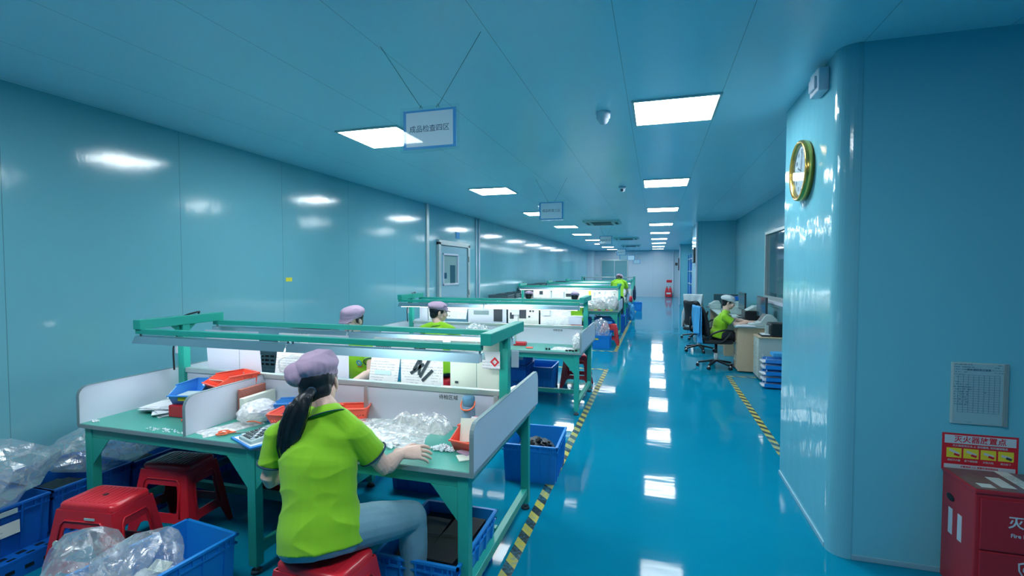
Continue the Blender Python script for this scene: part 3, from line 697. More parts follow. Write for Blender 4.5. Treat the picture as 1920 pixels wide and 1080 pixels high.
# ================================================================ STOOLS
def stool(label, loc, rz, m='red', h=.46):
    """moulded plastic stool: crowned top, tapered walls with window, band and foot arch on every side"""
    t = thing('plastic_stool', label, 'stool', loc, rz, 'red moulded plastic stools')
    a, b = .165, .115          # half top
    A, B = .225, .175          # half base
    g = MB()
    top = [(u, v) for u, v in rrect(-a, -b, a, b, .035, 5)]
    prof = [(1.0, -.03), (1.0, -.008), (.96, 0.0), (.86, .004)]
    n = len(top); vs = []
    for k, dz in prof: vs += [V((u*k, v*k, h+dz)) for u, v in top]
    vs.append(V((0, 0, h+.005)))
    fs = [(i*n+k, i*n+(k+1) % n, (i+1)*n+(k+1) % n, (i+1)*n+k) for i in range(3) for k in range(n)]+[(3*n+k, 3*n+(k+1) % n, 4*n) for k in range(n)]
    g.add(vs, fs, M[m], True)
    s = g.build('seat', t)
    q = MB()
    for k in range(9): q.box((-.12+k*.028, -.085, h+.004), (-.108+k*.028, .085, h+.0062), M[m])
    q.build('grip_ribs', s)
    MB().cyl((0, 0, h+.003), (0, 0, h+.0068), .014, m=M['black'], n=14).build('finger_hole', s)
    zt = h-.03
    for k in range(4):
        long_ = k % 2 == 0
        w0 = (a if long_ else b); w1 = (A if long_ else B); d0 = (b if long_ else a); d1 = (B if long_ else A)
        # coordinates: u in -1..1 across, v height
        def fn(u, v, w_, w0=w0, w1=w1, d0=d0, d1=d1, k=k):
            f = 1-v/zt; hw = w0+(w1-w0)*f; d = d0+(d1-d0)*f
            x = u*hw; y = -(d+w_)
            for _ in range(k): x, y = -y, x
            return V((x, y, v))
        iw = .62 if long_ else .52
        outer = [(-1.0, 0), (-.80, 0), (-.72, .05), (-.62, .105), (-.5, .12), (.5, .12), (.62, .105), (.72, .05), (.80, 0), (1.0, 0), (1.0, zt), (-1.0, zt)]
        # dense outline so the taper stays smooth
        vs, fs = holed(outer, [rrect(-iw, .175, iw, .335, .05, 4)], .006, fn)
        p = MB().add(vs, fs, M[m]); 
        p.build('side_wall', t)
        r = MB()
        def rib(pts):
            r.tube([fn(u, v, .006) for u, v in pts], .0045, M[m], n=6)
        rib([(-iw-.1, .15), (-iw-.1, .35), (-iw+.02, .372), (iw-.02, .372), (iw+.1, .35), (iw+.1, .15)])
        r.build('raised_rib', t)
    return t
ST1 = stool('red plastic stool in the open at left, a round sticker on its side', (-2.80, 1.83, 0), R(8), h=.45)
q = MB().cyl((-.10, -.171, .27), (-.10, -.175, .27), .022, m=M['ivory']).build('round_sticker', ST1)
q = MB().box((.02, -.135, .385), (.08, -.132, .397)).build('paper_label', ST1, m=M['printer'])
def st(label, loc, rz): return dup(ST1, loc, rz, label, drop=('round_sticker', 'paper_label'))
st('red plastic stool under the near bench, its top striped with shadow', (-2.90, 2.33, 0), R(6))
st('red plastic stool under the near bench, deepest, behind its middle leg', (-2.50, 2.86, 0), R(-14))
st('red plastic stool the ponytailed worker sits on', (-1.32, 1.70, 0), R(-3))
st('red plastic stool standing under the aisle end of the second bench', (-1.07, 6.9, 0), R(4))
st('red plastic stool near the third bench, beside the bagged blue crate', (-.98, 10.98, 0), R(2))
st('red plastic stool of the worker who sits facing us behind the near bench', (-2.42, 3.75, 0), R(2))
st('red plastic stool of the worker seated at the second bench', (-2.33, 4.98, 0), R(-4))
st('red plastic stool of the left worker at the third bench', (-2.78, 10.75, 0), R(2))
st('red plastic stool of the worker nearer the aisle at the third bench', (-1.72, 10.75, 0), R(2))

# ================================================================ CRATES
def crate(label, loc, w_, d, h, rz=0, m='blue', name='plastic_crate', cat='crate', grp=None, lab=False, ribs=True):
    t = thing(name, label, cat, loc, rz, grp)
    g = MB(); tw = .006; a, b = w_/2, d/2; k = .94; bw, bd = a*k, b*k
    def ring(x, y, z): return [V((-x, -y, z)), V((x, -y, z)), V((x, y, z)), V((-x, y, z))]
    vs = ring(bw, bd, 0)+ring(a, b, h)+ring(a-tw, b-tw, h)+ring(bw-tw, bd-tw, .008)
    fs = [(0, 3, 2, 1)]+[(i, (i+1) % 4, 4+(i+1) % 4, 4+i) for i in range(4)]+[(4+i, 4+(i+1) % 4, 8+(i+1) % 4, 8+i) for i in range(4)]+[(8+i, 8+(i+1) % 4, 12+(i+1) % 4, 12+i) for i in range(4)]+[(12, 13, 14, 15)]
    g.add(vs, fs, M[m]); g.build('body', t)
    r = MB(); e = .012
    for z0, z1, ex in ((h-.012, h, e), (h-.052, h-.044, e*.8), (0.0, .012, -.004)):
        f = (z0/h)*(1-k)+k if z1 < h else 1
        x, y = a*f+ex, b*f+ex
        for p, q in (((-x, -y), (x, -y+e)), ((-x, y-e), (x, y)), ((-x, -y), (-x+e, y)), ((x-e, -y), (x, y))): r.box((p[0], p[1], z0), (q[0], q[1], z1))
        if z1 > .03 and z0 > h-.06 and z1 < h: r.build('rim', t, m=M[m]); r = MB()
    r.build('foot_rim', t, m=M[m])
    if ribs:
        r = MB()
        for s in (-1, 1):
            for i in range(5):
                u = -1+2*(i+.5)/5
                r.beam((u*a*.94, s*(bd+.002), .01), (u*a*1.0, s*(b+.004), h-.01), .008, .012, M[m], up=V((0, 1, 0)))
                r.beam((s*(bw+.002), u*b*.94, .01), (s*(a+.004), u*b, h-.01), .012, .008, M[m], up=V((0, 1, 0)))
            for i in range(9):
                u = -1+2*(i+.5)/9
                r.box((u*a-.003, s*(b+.002)-.005, h-.05), (u*a+.003, s*(b+.002)+.005, h-.01), M[m])
                r.box((s*(a+.002)-.005, u*b-.003, h-.05), (s*(a+.002)+.005, u*b+.003, h-.01), M[m])
        r.build('ribs', t)
    if lab:
        q = MB().box((a+.012, -.07, h*.42), (a+.0145, .07, h*.68)); q.build('paper_label', t, m=M['doc2'])
        q = MB().box((a+.012, -.06, h*.84), (a+.02, .06, h*.93)); q.build('card_slot', t, m=M['printer'])
    return t
crate('blue crate filled with black trays under the near bench corner', (-1.075, 2.31, 0), .42, .56, .28)
crate('open blue crate with small black parts, on the floor beside the aisle tape', (-.93, 3.84, 0), .42, .50, .30, R(2))
crate('blue crate on the floor beneath the back of the near bench', (-1.67, 3.42, 0), .46, .44, .24, m='bluedk')
crate('blue crate heaped with clear bags in the left foreground', (-2.22, 1.64, 0), .36, .56, .33, R(-6))
# left wall stacks
pal = thing('plastic_pallet', 'dark blue perforated plastic pallet along the left wall', 'pallet', (-3.62, 1.9, 0))
g = MB().box((-.36, -.62, .085), (.36, .9, .105), M['bluedk'])
for k in range(3): g.box((-.36+.3*k, -.62, 0), (-.24+.3*k, .9, .085), M['bluedk'])
g.build('deck', pal, .003)
g = MB()
for k in range(18): g.box((.3605, -.6+k*.084, .035), (.362, -.56+k*.084, .055), M['black'])
for k in range(18):
    g.box((.28, -.6+k*.084, .1052), (.31, -.56+k*.084, .1058), M['black']); g.box((.33, -.58+k*.084, .1052), (.35, -.545+k*.084, .1058), M['black'])
g.build('holes', pal)
LCR = []
for yy, h, lb in ((1.67, .27, 'deep blue crate at the left frame edge with a paper card'), (2.12, .27, 'deep blue crate by the left wall, behind the card-labelled one'), (2.57, .26, 'deep blue crate by the left wall, level with the nearest leg of the near bench')):
    LCR.append(crate(lb, (-3.62, yy, .106), .56, .44, h, m='bluedk', lab=(yy < 1.9)))
crate('blue crate with pale scraps behind the leg of the near bench by the wall', (-3.62, 3.12, 0), .52, .56, .44)
crate('shallow blue crate under the near bench against the far row', (-3.0, 3.3, 0), .56, .5, .26, m='bluedk')
crate('perforated light blue crate lying under the near bench behind the stools', (-2.35, 3.45, 0), .5, .4, .34)
# by second bench
for k in range(3): crate('deep blue crate in the stack under the second bench, %s' % ('at the bottom', 'in the middle', 'topmost')[k], (-1.82, 6.2, k*.212), .48, .42, .21, m='bluedk')
q = MB().box((-1.72, 5.983, .5), (-1.62, 5.986, .6)).build('paper_note', m=M['docd']); tag(q, 'faded paper note stuck on the topmost crate of the stack under the second bench', 'note')
crate('open blue crate right of the deep blue stack behind the second bench', (-1.52, 6.68, 0), .36, .50, .33)
crate('light blue crate before the third bench with a clear bag on it', (-1.08, 10.45, 0), .36, .46, .29)
q = MB().box((-1.2, 10.19, .2), (-1.13, 10.213, .225)).build('yellow_tag', m=M['yellow']); tag(q, 'tiny yellow tag on the crate at the corner of the tape', 'label')
crate('blue crate under the third bench, left one', (-1.75, 11.8, 0), .5, .4, .5)
crate('blue crate under the third bench, right one', (-1.2, 11.95, 0), .4, .4, .52)
crate('blue crate on the floor between the third and fourth benches', (-.96, 13.4, 0), .34, .6, .44, m='bluedk')
crate('blue crate under the aisle end of the fourth bench', (-1.0, 15.1, 0), .36, .5, .5, m='bluedk')
crate('blue crate at the aisle end of the fifth bench', (-.96, 17.2, 0), .34, .5, .5)
crate('blue crate by the foot of the far rack', (-.7, 20.6, 0), .36, .5, .34)

# black contents
def flatpack(label, loc, n, w_, d, h, rz=0, m='black'):
    g = MB(); rnd = random.Random(hash(label) % 1000)
    for k in range(n):
        g.box((-w_/2+rnd.uniform(-.004, .004), -d/2, k*h/n), (w_/2, d/2+rnd.uniform(-.01, 0), (k+.8)*h/n), M[m])
    g.box((-w_/2, -.004, h), (w_/2, .004, h+.001), M['darkgrey'])
    o = g.build('black_tray_stack', None, .002); o.location = loc; o.rotation_euler = (0, 0, rz); return tag(o, label, 'tray')
flatpack('stack of glossy black trays, left half of the crate under the near bench corner', (-1.165, 2.33, .01), 9, .15, .46, .23, R(2))
flatpack('stack of glossy black trays, right half of the crate under the near bench corner', (-.985, 2.31, .01), 10, .16, .44, .25, R(-2))
for k, (dx, dy) in enumerate(((.09, -.13), (.13, -.12), (.0, -.13), (.05, -.05))):
    o = MB().box((-.02, -.025, 0), (.02, .025, .03)).cyl((0, 0, .03), (0, 0, .045), .012).build('black_part', None, .004, M['black']); o.location = (-.93+dx, 3.8+dy, .27); o.rotation_euler = (.2*k, .4, k); tag(o, 'small black part lying in the open crate by the aisle tape', 'part', 'small black parts in the open crate')
o = voxel(MB().ell((-.93, 3.82, .15), (.18, .2, .12)), 'dark_contents', M['darkgrey'], .02, 1, disp=lambda p, n: .02*noise.noise(p*30)); tag(o, 'dark heap of parts filling the open crate by the aisle tape', 'parts', kind='stuff')

# dark tray stacks along the left wall
def tray(loc, label, w_=.5, d=.55, h=.17, rz=0, proto=[]):
    if not proto:
        t = thing('black_tray', label, 'tray', loc, rz, 'dark trays stacked along the left wall'); a, b = w_/2, d/2
        g = MB(); g.box((-a, -b, 0), (a, b, .01), M['traygrey'])
        for s in (-1, 1):
            for z in (.01, .05, .09, .13): g.box((-a, s*b-.006, z), (a, s*b+.006, z+.018), M['traygrey']); g.box((s*a-.006, -b, z), (s*a+.006, b, z+.018), M['traygrey'])
            for i in range(9): g.box((-a+i*w_/8-.006, s*b-.006, 0), (-a+i*w_/8+.006, s*b+.006, h), M['traygrey']); g.box((s*a-.006, -b+i*d/8-.006, 0), (s*a+.006, -b+i*d/8+.006, h), M['traygrey'])
        g.build('lattice_body', t)
        g = MB()
        for s in (-1, 1): g.box((-a-.01, s*b-.012, h-.02), (a+.01, s*b+.012, h)); g.box((s*a-.012, -b, h-.02), (s*a+.012, b, h))
        g.build('rim', t, m=M['traygrey'])
        g = MB(); g.box((-a+.01, -b+.01, .015), (a-.01, b-.01, h-.05), M['black']); g.build('contents', t)
        proto.append(t); return t
    return dup(proto[0], loc, rz, label)
lv = ['bottom', 'second', 'third', 'fourth', 'fifth', 'sixth', 'seventh']
for k in range(6): tray((-3.5, 4.15, k*.172), 'dark lattice tray behind the near bench by the left wall, %s in its stack' % lv[k])
for j, (xx, yy, n) in enumerate(((-3.8, 11.9, 6), (-3.8, 12.7, 6), (-3.8, 13.5, 6), (-3.8, 14.8, 7), (-3.8, 15.7, 7), (-3.8, 16.8, 7), (-3.5, 18.5, 7), (-3.7, 20, 7), (-3.6, 22, 7))):
    for k in range(n):
        tray((xx, yy, k*.172), 'dark tray beyond the left door, %s level of the %s stack' % (lv[k], ORD[j]))
# ================================================================ THINGS ON THE BENCHES
def ridged(p, s): return 1-abs(noise.noise(p*s))*2
def bag_sheet(label, c, w_, d, amp, seed, m='film', n=46, rz=0., name='plastic_bag', lift=None, cat='plastic bag', kind=None):
    """flat crumpled film lying on something: upper and lower skin, puffed and creased"""
    off = V((seed*3.1, seed*1.7, seed)); vs = []; fs = []
    def outline(u, v):
        a = math.atan2(v, u); return 1+.12*noise.noise(V((math.cos(a)*1.5, math.sin(a)*1.5, seed)))
    for side in (0, 1):
        for j in range(n+1):
            for i in range(n+1):
                u = -1+2*i/n; v = -1+2*j/n
                k = outline(u, v); x = u*w_/2*k; y = v*d/2*k
                e = max(0., 1-max(abs(u), abs(v))**4)
                p = V((x*1.6, y*3.2, 0))+off
                z = (.3+.45*noise.noise(p*2.2)+.35*ridged(p, 3.6)+.22*ridged(p+V((9, 3, 1)), 8)+.10*noise.noise(p*26))*amp*e*(1 if side else .02)
                if lift: z += lift(u, v)*(1 if side else .9)
                vs.append(V((x, y, max(.0015 if side else .0006, z))))
        o = side*(n+1)**2
        for j in range(n):
            for i in range(n): fs.append((o+j*(n+1)+i, o+j*(n+1)+i+1, o+(j+1)*(n+1)+i+1, o+(j+1)*(n+1)+i))
    o = MB().add(vs, fs, M[m], False).build(name, fix=False); o.location = c; o.rotation_euler = (0, 0, rz); return tag(o, label, cat, kind=kind)
def bag_blob(label, c, r, seed, m='film', amp=.16, name='plastic_bag', flat=True, neck=None, cat='plastic bag', rz=0, sub=4):
    """crinkled bag: a soft bulging body broken into sharp little facets"""
    bm = bmesh.new(); bmesh.ops.create_icosphere(bm, subdivisions=sub, radius=1); off = V((seed*2.3, seed, -seed)); rnd = random.Random(int(seed*10))
    for v in bm.verts:
        n_ = v.co.copy(); k = 1+amp*(1.1*noise.noise(n_*1.3+off)+.55*ridged(n_+off, 2.3)-.2+.22*noise.noise(n_*7+off)+.10*rnd.uniform(-1, 1))
        q = V((n_.x*r[0]*k, n_.y*r[1]*k, n_.z*r[2]*k))
        if neck and n_.z > .25:
            t = (n_.z-.25)/.75; a = math.atan2(n_.y, n_.x); fl = 1+.5*math.sin(a*3+seed)*t; q = V((q.x*fl, q.y*fl, q.z))+V(neck)*t**1.5
        if flat: q.z = max(q.z, -r[2]*.72)
        v.co = q+V((0, 0, r[2]*.72))
    me = bpy.data.meshes.new(name); bm.to_mesh(me); bm.free(); me.materials.append(M[m])
    o = bpy.data.objects.new(name, me); COL.objects.link(o); o.location = c; o.rotation_euler = (0, 0, rz); return tag(o, label, cat)
def part_bin(label, loc, rz, m, w_=.2, d=.27, h=.12, sticker=None):
    """open-front stacking bin, mouth towards -y"""
    t = thing('parts_bin', label, 'parts bin', loc, rz)
    pl = [(-d/2+.04, 0), (d/2-.02, 0), (d/2, h), (-d/2+.09, h), (-d/2, h*.55)]
    g = MB()
    for s in (-1, 1): g.prism(pl, s*(w_/2-.004), s*w_/2, lambda u, v, q: V((q, u, v)), M[m])
    g.add([(-w_/2, -d/2+.04, 0), (w_/2, -d/2+.04, 0), (w_/2, d/2-.02, 0), (-w_/2, d/2-.02, 0), (-w_/2, -d/2+.04, .004), (w_/2, -d/2+.04, .004), (w_/2, d/2-.02, .004), (-w_/2, d/2-.02, .004)], [(0, 1, 2, 3), (4, 5, 6, 7), (0, 1, 5, 4), (2, 3, 7, 6)], M[m])
    g.add([(-w_/2, d/2-.02, 0), (w_/2, d/2-.02, 0), (w_/2, d/2, h), (-w_/2, d/2, h), (-w_/2, d/2-.024, 0), (w_/2, d/2-.024, 0), (w_/2, d/2-.004, h), (-w_/2, d/2-.004, h)], [(0, 1, 2, 3), (7, 6, 5, 4), (3, 2, 6, 7)], M[m])
    g.add([(-w_/2, -d/2+.04, 0), (w_/2, -d/2+.04, 0), (w_/2, -d/2, h*.55), (-w_/2, -d/2, h*.55), (-w_/2, -d/2+.044, 0), (w_/2, -d/2+.044, 0), (w_/2, -d/2+.004, h*.55), (-w_/2, -d/2+.004, h*.55)], [(0, 1, 2, 3), (7, 6, 5, 4), (3, 2, 6, 7)], M[m])
    g.build('body', t)
    g = MB()
    g.box((-w_/2-.008, -d/2+.08, h-.006), (-w_/2+.004, d/2, h+.002)); g.box((w_/2-.004, -d/2+.08, h-.006), (w_/2+.008, d/2, h+.002)); g.box((-w_/2-.008, d/2-.006, h-.012), (w_/2+.008, d/2+.01, h+.002))
    g.build('rim', t, m=M[m]); MB().box((-w_/2-.004, -d/2-.006, h*.5), (w_/2+.004, -d/2+.004, h*.56)).build('front_lip', t, m=M[m])
    g = MB()
    for s in (-1, 1):
        for yy in (-.02, .04, .09): g.box((s*(w_/2+.001)-.003, yy, .01), (s*(w_/2+.001)+.003, yy+.008, h-.01))
    g.build('ribs', t, m=M[m])
    if sticker: MB().box((-.035, -d/2-.004+.01, .03), (.035, -d/2+.006, .055)).build('yellow_sticker', t, m=M['yellow'])
    return t
z = ZT
# left bay of the near bench
t = thing('paper_pile', 'untidy pile of white papers on the left bay of the near bench', 'papers', (-3.08, 2.43, z)); rnd = random.Random(3)
for k in range(7):
    w1, d1 = .15, .105
    q = Matrix.Rotation(rnd.uniform(-.5, .5)-.2, 3, 'Z')
    MB().box((-w1+rnd.uniform(-.02, .02), -d1, k*.006), (w1, d1, k*.006+.002), M['doc' if k == 6 else 'paper'], rot=q, c=(0, 0, k*.006)).build('sheet', t)
t = tag(MB().tube([(-.10, -.03, .01), (-.13, .03, .05), (-.06, .09, .075), (.03, .08, .05), (.07, .0, .02), (0, -.05, .01), (-.1, -.01, .03), (-.09, .05, .08), (-.02, .1, .09), (.06, .06, .05), (.09, .02, .03), (.12, -.01, .012)], .0035, M['foam'], n=7, sub=5).build('cable_coil'), 'loop of white cable lying on the paper pile', 'cable'); t.location = (-3.07, 2.50, z+.045)
o = MB().box((-.10, -.11, 0), (.10, .11, .075), M['red']).build('red_box', None, .006); o.location = (-2.86, 2.42, z); tag(o, 'small red box beneath the left blue parts bin', 'box')
part_bin('blue parts bin with a yellow sticker on the left bay of the near bench', (-2.88, 2.45, z+.077), R(14), 'blbin', .19, .28, .115, True)
o = MB().box((-.05, -.06, 0), (.05, .05, .012), rot=Matrix.Rotation(.3, 3, 'Z')).build('small_packet', None, .003, M['printer']); o.location = (-2.9, 2.42, z+.12); tag(o, 'grey packet lying in the left blue parts bin', 'packet')
g = MB()
for k in range(7): g.box((-.02, -.012, 0), (.02, .012, .012), M['foam'], rot=Matrix.Rotation(k*1.3, 3, 'Z'), c=(0, 0, .006)); g.v[-8:] = [v+V((.02*(k % 3)-.02, .03*(k//3)-.02, .0)) for v in g.v[-8:]]
o = g.build('foam_pieces'); o.location = (-2.84, 2.52, z+.165); tag(o, 'white foam bits on top inside the left blue parts bin', 'foam', kind='stuff')
o = MB().box((-.1, -.12, 0), (.1, .12, .155), M['printer']).build('carton', None, .004); o.location = (-2.64, 2.50, z); tag(o, 'pale carton hidden under the red parts bin behind the divider', 'box')
part_bin('orange red parts bin holding a cream note behind the bench divider', (-2.645, 2.49, z+.157), R(-20), 'orange', .19, .26, .10)
o = MB().box((-.05, -.04, 0), (.05, .04, .003), rot=Matrix.Rotation(-.5, 3, 'X')).build('cream_note', None, 0, M['yellow']); o.data.materials[0] = M['ivory']; o.location = (-2.67, 2.43, z+.215); tag(o, 'cream note in the orange red parts bin', 'note')
def scissors(label, loc, rz):
    t = thing('scissors', label, 'scissors', loc, rz)
    for s in (-1, 1):
        g = MB(); c = V((s*.022, -.05, .008)); g.tube([c+V((.018*math.cos(a), .027*math.sin(a), 0)) for a in [k*math.pi/7 for k in range(15)]], .0045, M['orange2'], n=8); g.tube([c+V((-s*.006, .026, 0)), (0, .015, .008)], .0045, M['orange2'], n=8); g.build('handle', t)
        MB().prism([(-.004, 0), (.005, .01), (s*-.002, .11), (s*-.004, .11)], .004+s*.001, .006+s*.001, lambda u, v, w_: V((u-s*.004, v, w_))).build('blade', t, m=M['alu'])
scissors('orange handled scissors by the papers on the left bay', (-2.80, 2.32, z+.002), R(50))
scissors('orange handled scissors beside the calculator', (-2.30, 2.17, z+.002), R(-60))
# middle bay
t = thing('desk_calculator', 'grey desk calculator on a blue clipboard on the near bench', 'calculator', (-2.07, 2.155, z+.012), R(-22))
rt = Matrix.Rotation(R(7), 3, 'X')
MB().box((-.075, -.1, 0), (.075, .1, .028), rot=rt).build('case', t, .006, M['printer'])
MB().box((-.06, .035, .030), (.06, .085, .0335), rot=rt, c=(0, 0, .014)).build('display', t, .001, M['greyedge'])
g = MB()
for i in range(6):
    for j in range(5): g.box((-.063+i*.0215, -.088+j*.023, .028), (-.063+i*.0215+.016, -.088+j*.023+.016, .034), M['darkgrey'] if (i+j) % 5 else M['white'], rot=rt, c=(0, 0, .014))
g.build('keys', t, .001)
o = MB().box((-.13, -.11, 0), (.13, .11, .009), M['blue']).box((-.11, -.10, .009), (.11, .10, .011), M['paper']).build('clipboard', None, .002); o.location = (-2.08, 2.15, z); o.rotation_euler = (0, 0, R(-24)); tag(o, 'blue clipboard under the calculator', 'clipboard')
bag_sheet('flat white plastic bags lying in the middle bay near the divider', (-2.40, 2.25, z), .16, .33, .02, 4, 'filmw', rz=R(-24))
bag_blob('stuffed white plastic bag leaning on the bench divider', (-2.33, 2.39, z+.015), (.10, .12, .07), 5, 'filmw', .14, rz=R(-30))
t = tag(MB().tube([(-.05, 0, .0), (0, .006, .004), (.06, -.004, .002)], .004, M['orange2'], n=8, sub=3).build('plastic_strap'), 'short orange strap lying on the white bags', 'strap'); t.location = (-2.26, 2.28, z+.035)
t = thing('box_file', 'cream box file standing against the divider of the near bench', 'box file', (-2.44, 2.50, z)); MB().box((-.015, -.13, 0), (.02, .13, .14)).build('cover', t, .002, M['ivory']); text('记录', .035, basis((.0205, -.07, .10), (0, 1, 0), (0, 0, 1)), M['greyedge'], 'lettering', t)
o = MB().box((-2.497, 2.40, z), (-2.47, 2.60, z+.185)).build('brown_board', None, .002, mat('brown_card', rgb(160, 96, 84), .6)); tag(o, 'brown card sticking up behind the cream box file', 'card')
part_bin('blue parts bin in the middle bay behind the stuffed bag', (-2.235, 2.50, z), R(-62), 'blbin', .15, .24, .11)
def basket(label, loc, rz, w_=.36, d=.26, h=.095):
    t = thing('plastic_basket', label, 'basket', loc, rz); g = MB(); k = .78
    for side in range(4):
        L_ = (w_ if side % 2 == 0 else d); D_ = (d if side % 2 == 0 else w_)
        def fn(u, v, q, side=side, L_=L_, D_=D_):
            f = k+(1-k)*v/h; x = u*L_/2*f; y = -(D_/2*f+q)
            for _ in range(side): x, y = -y, x
            return V((x, y, v))
        nx = int(L_/.02); hs = [[(-.94+1.88*(i+.2)/nx, .012+j*.02), (-.94+1.88*(i+.8)/nx, .012+j*.02), (-.94+1.88*(i+.8)/nx, .024+j*.02), (-.94+1.88*(i+.2)/nx, .024+j*.02)] for i in range(nx) for j in range(3)]
        vs, fs = holed([(-1, 0), (1, 0), (1, h), (-1, h)], hs, .003, fn); g.add(vs, fs, M['orange'])
    g.build('side_wall', t)
    MB().box((-w_/2*k, -d/2*k, 0), (w_/2*k, d/2*k, .003)).build('base', t, m=M['orange'])
    g = MB(); pts = [V((u, v, h)) for u, v in rrect(-w_/2, -d/2, w_/2, d/2, .03, 4)]; g.tube(pts+[pts[0]], .006, M['orange'], n=8); g.build('rim', t)
    return t
basket('orange lattice basket with white slips in front of the worker', (-2.0, 2.42, z), R(10))
basket('orange lattice basket half hidden to the right of the worker', (-1.80, 2.55, z), R(22), .25, .14)
g = MB(); rnd = random.Random(5)
for k in range(14): g.box((-.045, -.014, k*.003), (.045, .014, k*.003+.004), M['paper'], rot=Matrix.Rotation(rnd.uniform(-1, 1), 3, 'Z')@Matrix.Rotation(rnd.uniform(-.3, .3), 3, 'Y'))
for i in range(14):
    dx, dy = rnd.uniform(-.08, .1), rnd.uniform(-.05, .05)
    g.v[i*8:i*8+8] = [v+V((dx, dy, 0)) for v in g.v[i*8:i*8+8]]
o = g.build('paper_slips'); o.location = (-2.02, 2.42, z+.03); tag(o, 'white slips lying loose in the orange basket', 'paper slips', kind='stuff')
# right bay
bag_sheet('large clear plastic bag spread across the right bay of the near bench', (-1.52, 2.42, z), .62, .42, .05, 1.5, 'filmb', n=56, rz=R(10))
bag_sheet('crumpled clear film standing up along the back board, right bay', (-1.33, 2.555, z), .40, .12, .11, 8.3, 'filmb', n=34, rz=R(-4))
def scraps(label, c, w_, d, n, seed, sz=.008, m='foam', name='foam_scraps', hh=.02):
    rnd = random.Random(seed); g = MB()
    for k in range(n):
        a = rnd.uniform(0, 6.28); r_ = math.sqrt(rnd.random()); x, y = w_/2*r_*math.cos(a), d/2*r_*math.sin(a)
        s_ = sz*rnd.uniform(.6, 1.4); zz = rnd.random()*hh*(1-r_)
        q = Matrix.Rotation(rnd.uniform(0, 3), 3, V((rnd.random(), rnd.random(), rnd.random()+.01)).normalized())
        g.box((x-s_, y-s_*.6, zz+.001), (x+s_, y+s_*.6, zz+s_*.8), M[m], rot=q)
    o = g.build(name, None, 0); o.location = c; return tag(o, label, 'foam scraps', kind='stuff')
scraps('loose heap of white foam scraps under the clear bag', (-1.47, 2.27, z+.004), .36, .22, 260, 1, .009, hh=.012)
scraps('small row of white foam scraps right of the working hand', (-1.045, 2.275, z+.003), .13, .045, 110, 2, .007, hh=.03)
scraps('sprinkling of white foam crumbs on the front edge of the left bay', (-2.70, 2.10, z+.002), .36, .05, 60, 3, .004, hh=.004)
scraps('few white foam crumbs by the far left front corner of the near bench', (-3.30, 2.11, z+.002), .06, .05, 12, 4, .005, hh=.004)
t = thing('water_bottle', 'clear water bottle with blue lid and orange strap by the back board', 'bottle', (-1.01, 2.55, z)); 
MB().lathe([(0, 0), (.036, 0), (.038, .01), (.038, .13), (.034, .16), (.03, .17)], m=mat('bottle_blue_clear', rgb(130, 170, 200), .12, alpha=.75), n=24).build('body', t)
MB().lathe([(.0385, .055), (.0385, .085)], m=M['navy'], n=24).build('printed_band', t)
MB().lathe([(.034, .165), (.036, .17), (.036, .21), (.03, .218), (0, .22)], m=mat('bottle_lid', rgb(92, 146, 176), .35), n=24).build('lid', t)
MB().tube([(-.037, 0, .19), (-.04, -.02, .165), (-.02, -.042, .148), (.02, -.042, .15), (.04, -.02, .168), (.037, 0, .19)], .0045, M['orange2'], n=8, sub=4).build('strap', t)
part_bin('orange red parts bin with papers against the right side panel', (-.915, 2.37, z), R(-12), 'orange', .13, .24, .115)
for k, (dx, m_, rz_) in enumerate(((-.02, 'ivory', .2), (.02, 'paper', -.1))):
    o = MB().box((-.04, -.004, 0), (.04, .0, .12), rot=Matrix.Rotation(-.35, 3, 'X')).build('paper_slip', None, 0, M[m_]); o.location = (-.92+dx, 2.36+.03*k, z+.03); o.rotation_euler = (0, 0, rz_); tag(o, '%s paper slip leaning up in the right orange red bin' % ('cream' if k == 0 else 'white'), 'paper')
o = MB().box((-.05, -.04, 0), (.05, .04, .006), M['ivory'], rot=Matrix.Rotation(.6, 3, 'Z')).build('note_pad', None, .001); o.location = (-.885, 2.215, z); tag(o, 'cream note pad by the front of the right side panel', 'note')
o = MB().box((-.04, -.03, 0), (.04, .03, .01), M['cap'], rot=Matrix.Rotation(-.5, 3, 'Z')).build('pink_packet', None, .003); o.location = (-.915, 2.27, z+.012-.011); tag(o, 'pink packet next to the cream note pad', 'packet')
for k in range(3):
    o = MB().box((-.025, -.14, 0), (.025, .14, .05), M['foam'], rot=Matrix.Rotation(R(-6), 3, 'X')).build('white_packet', None, .008); o.location = (-.86-.055*k, 2.90+.02*k, z+.14+.012*k-.07*k); o.scale = (1, 1, 1); tag(o, 'white paper packet behind the right side panel, %s' % ('highest', 'middle', 'lowest')[k], 'packet')
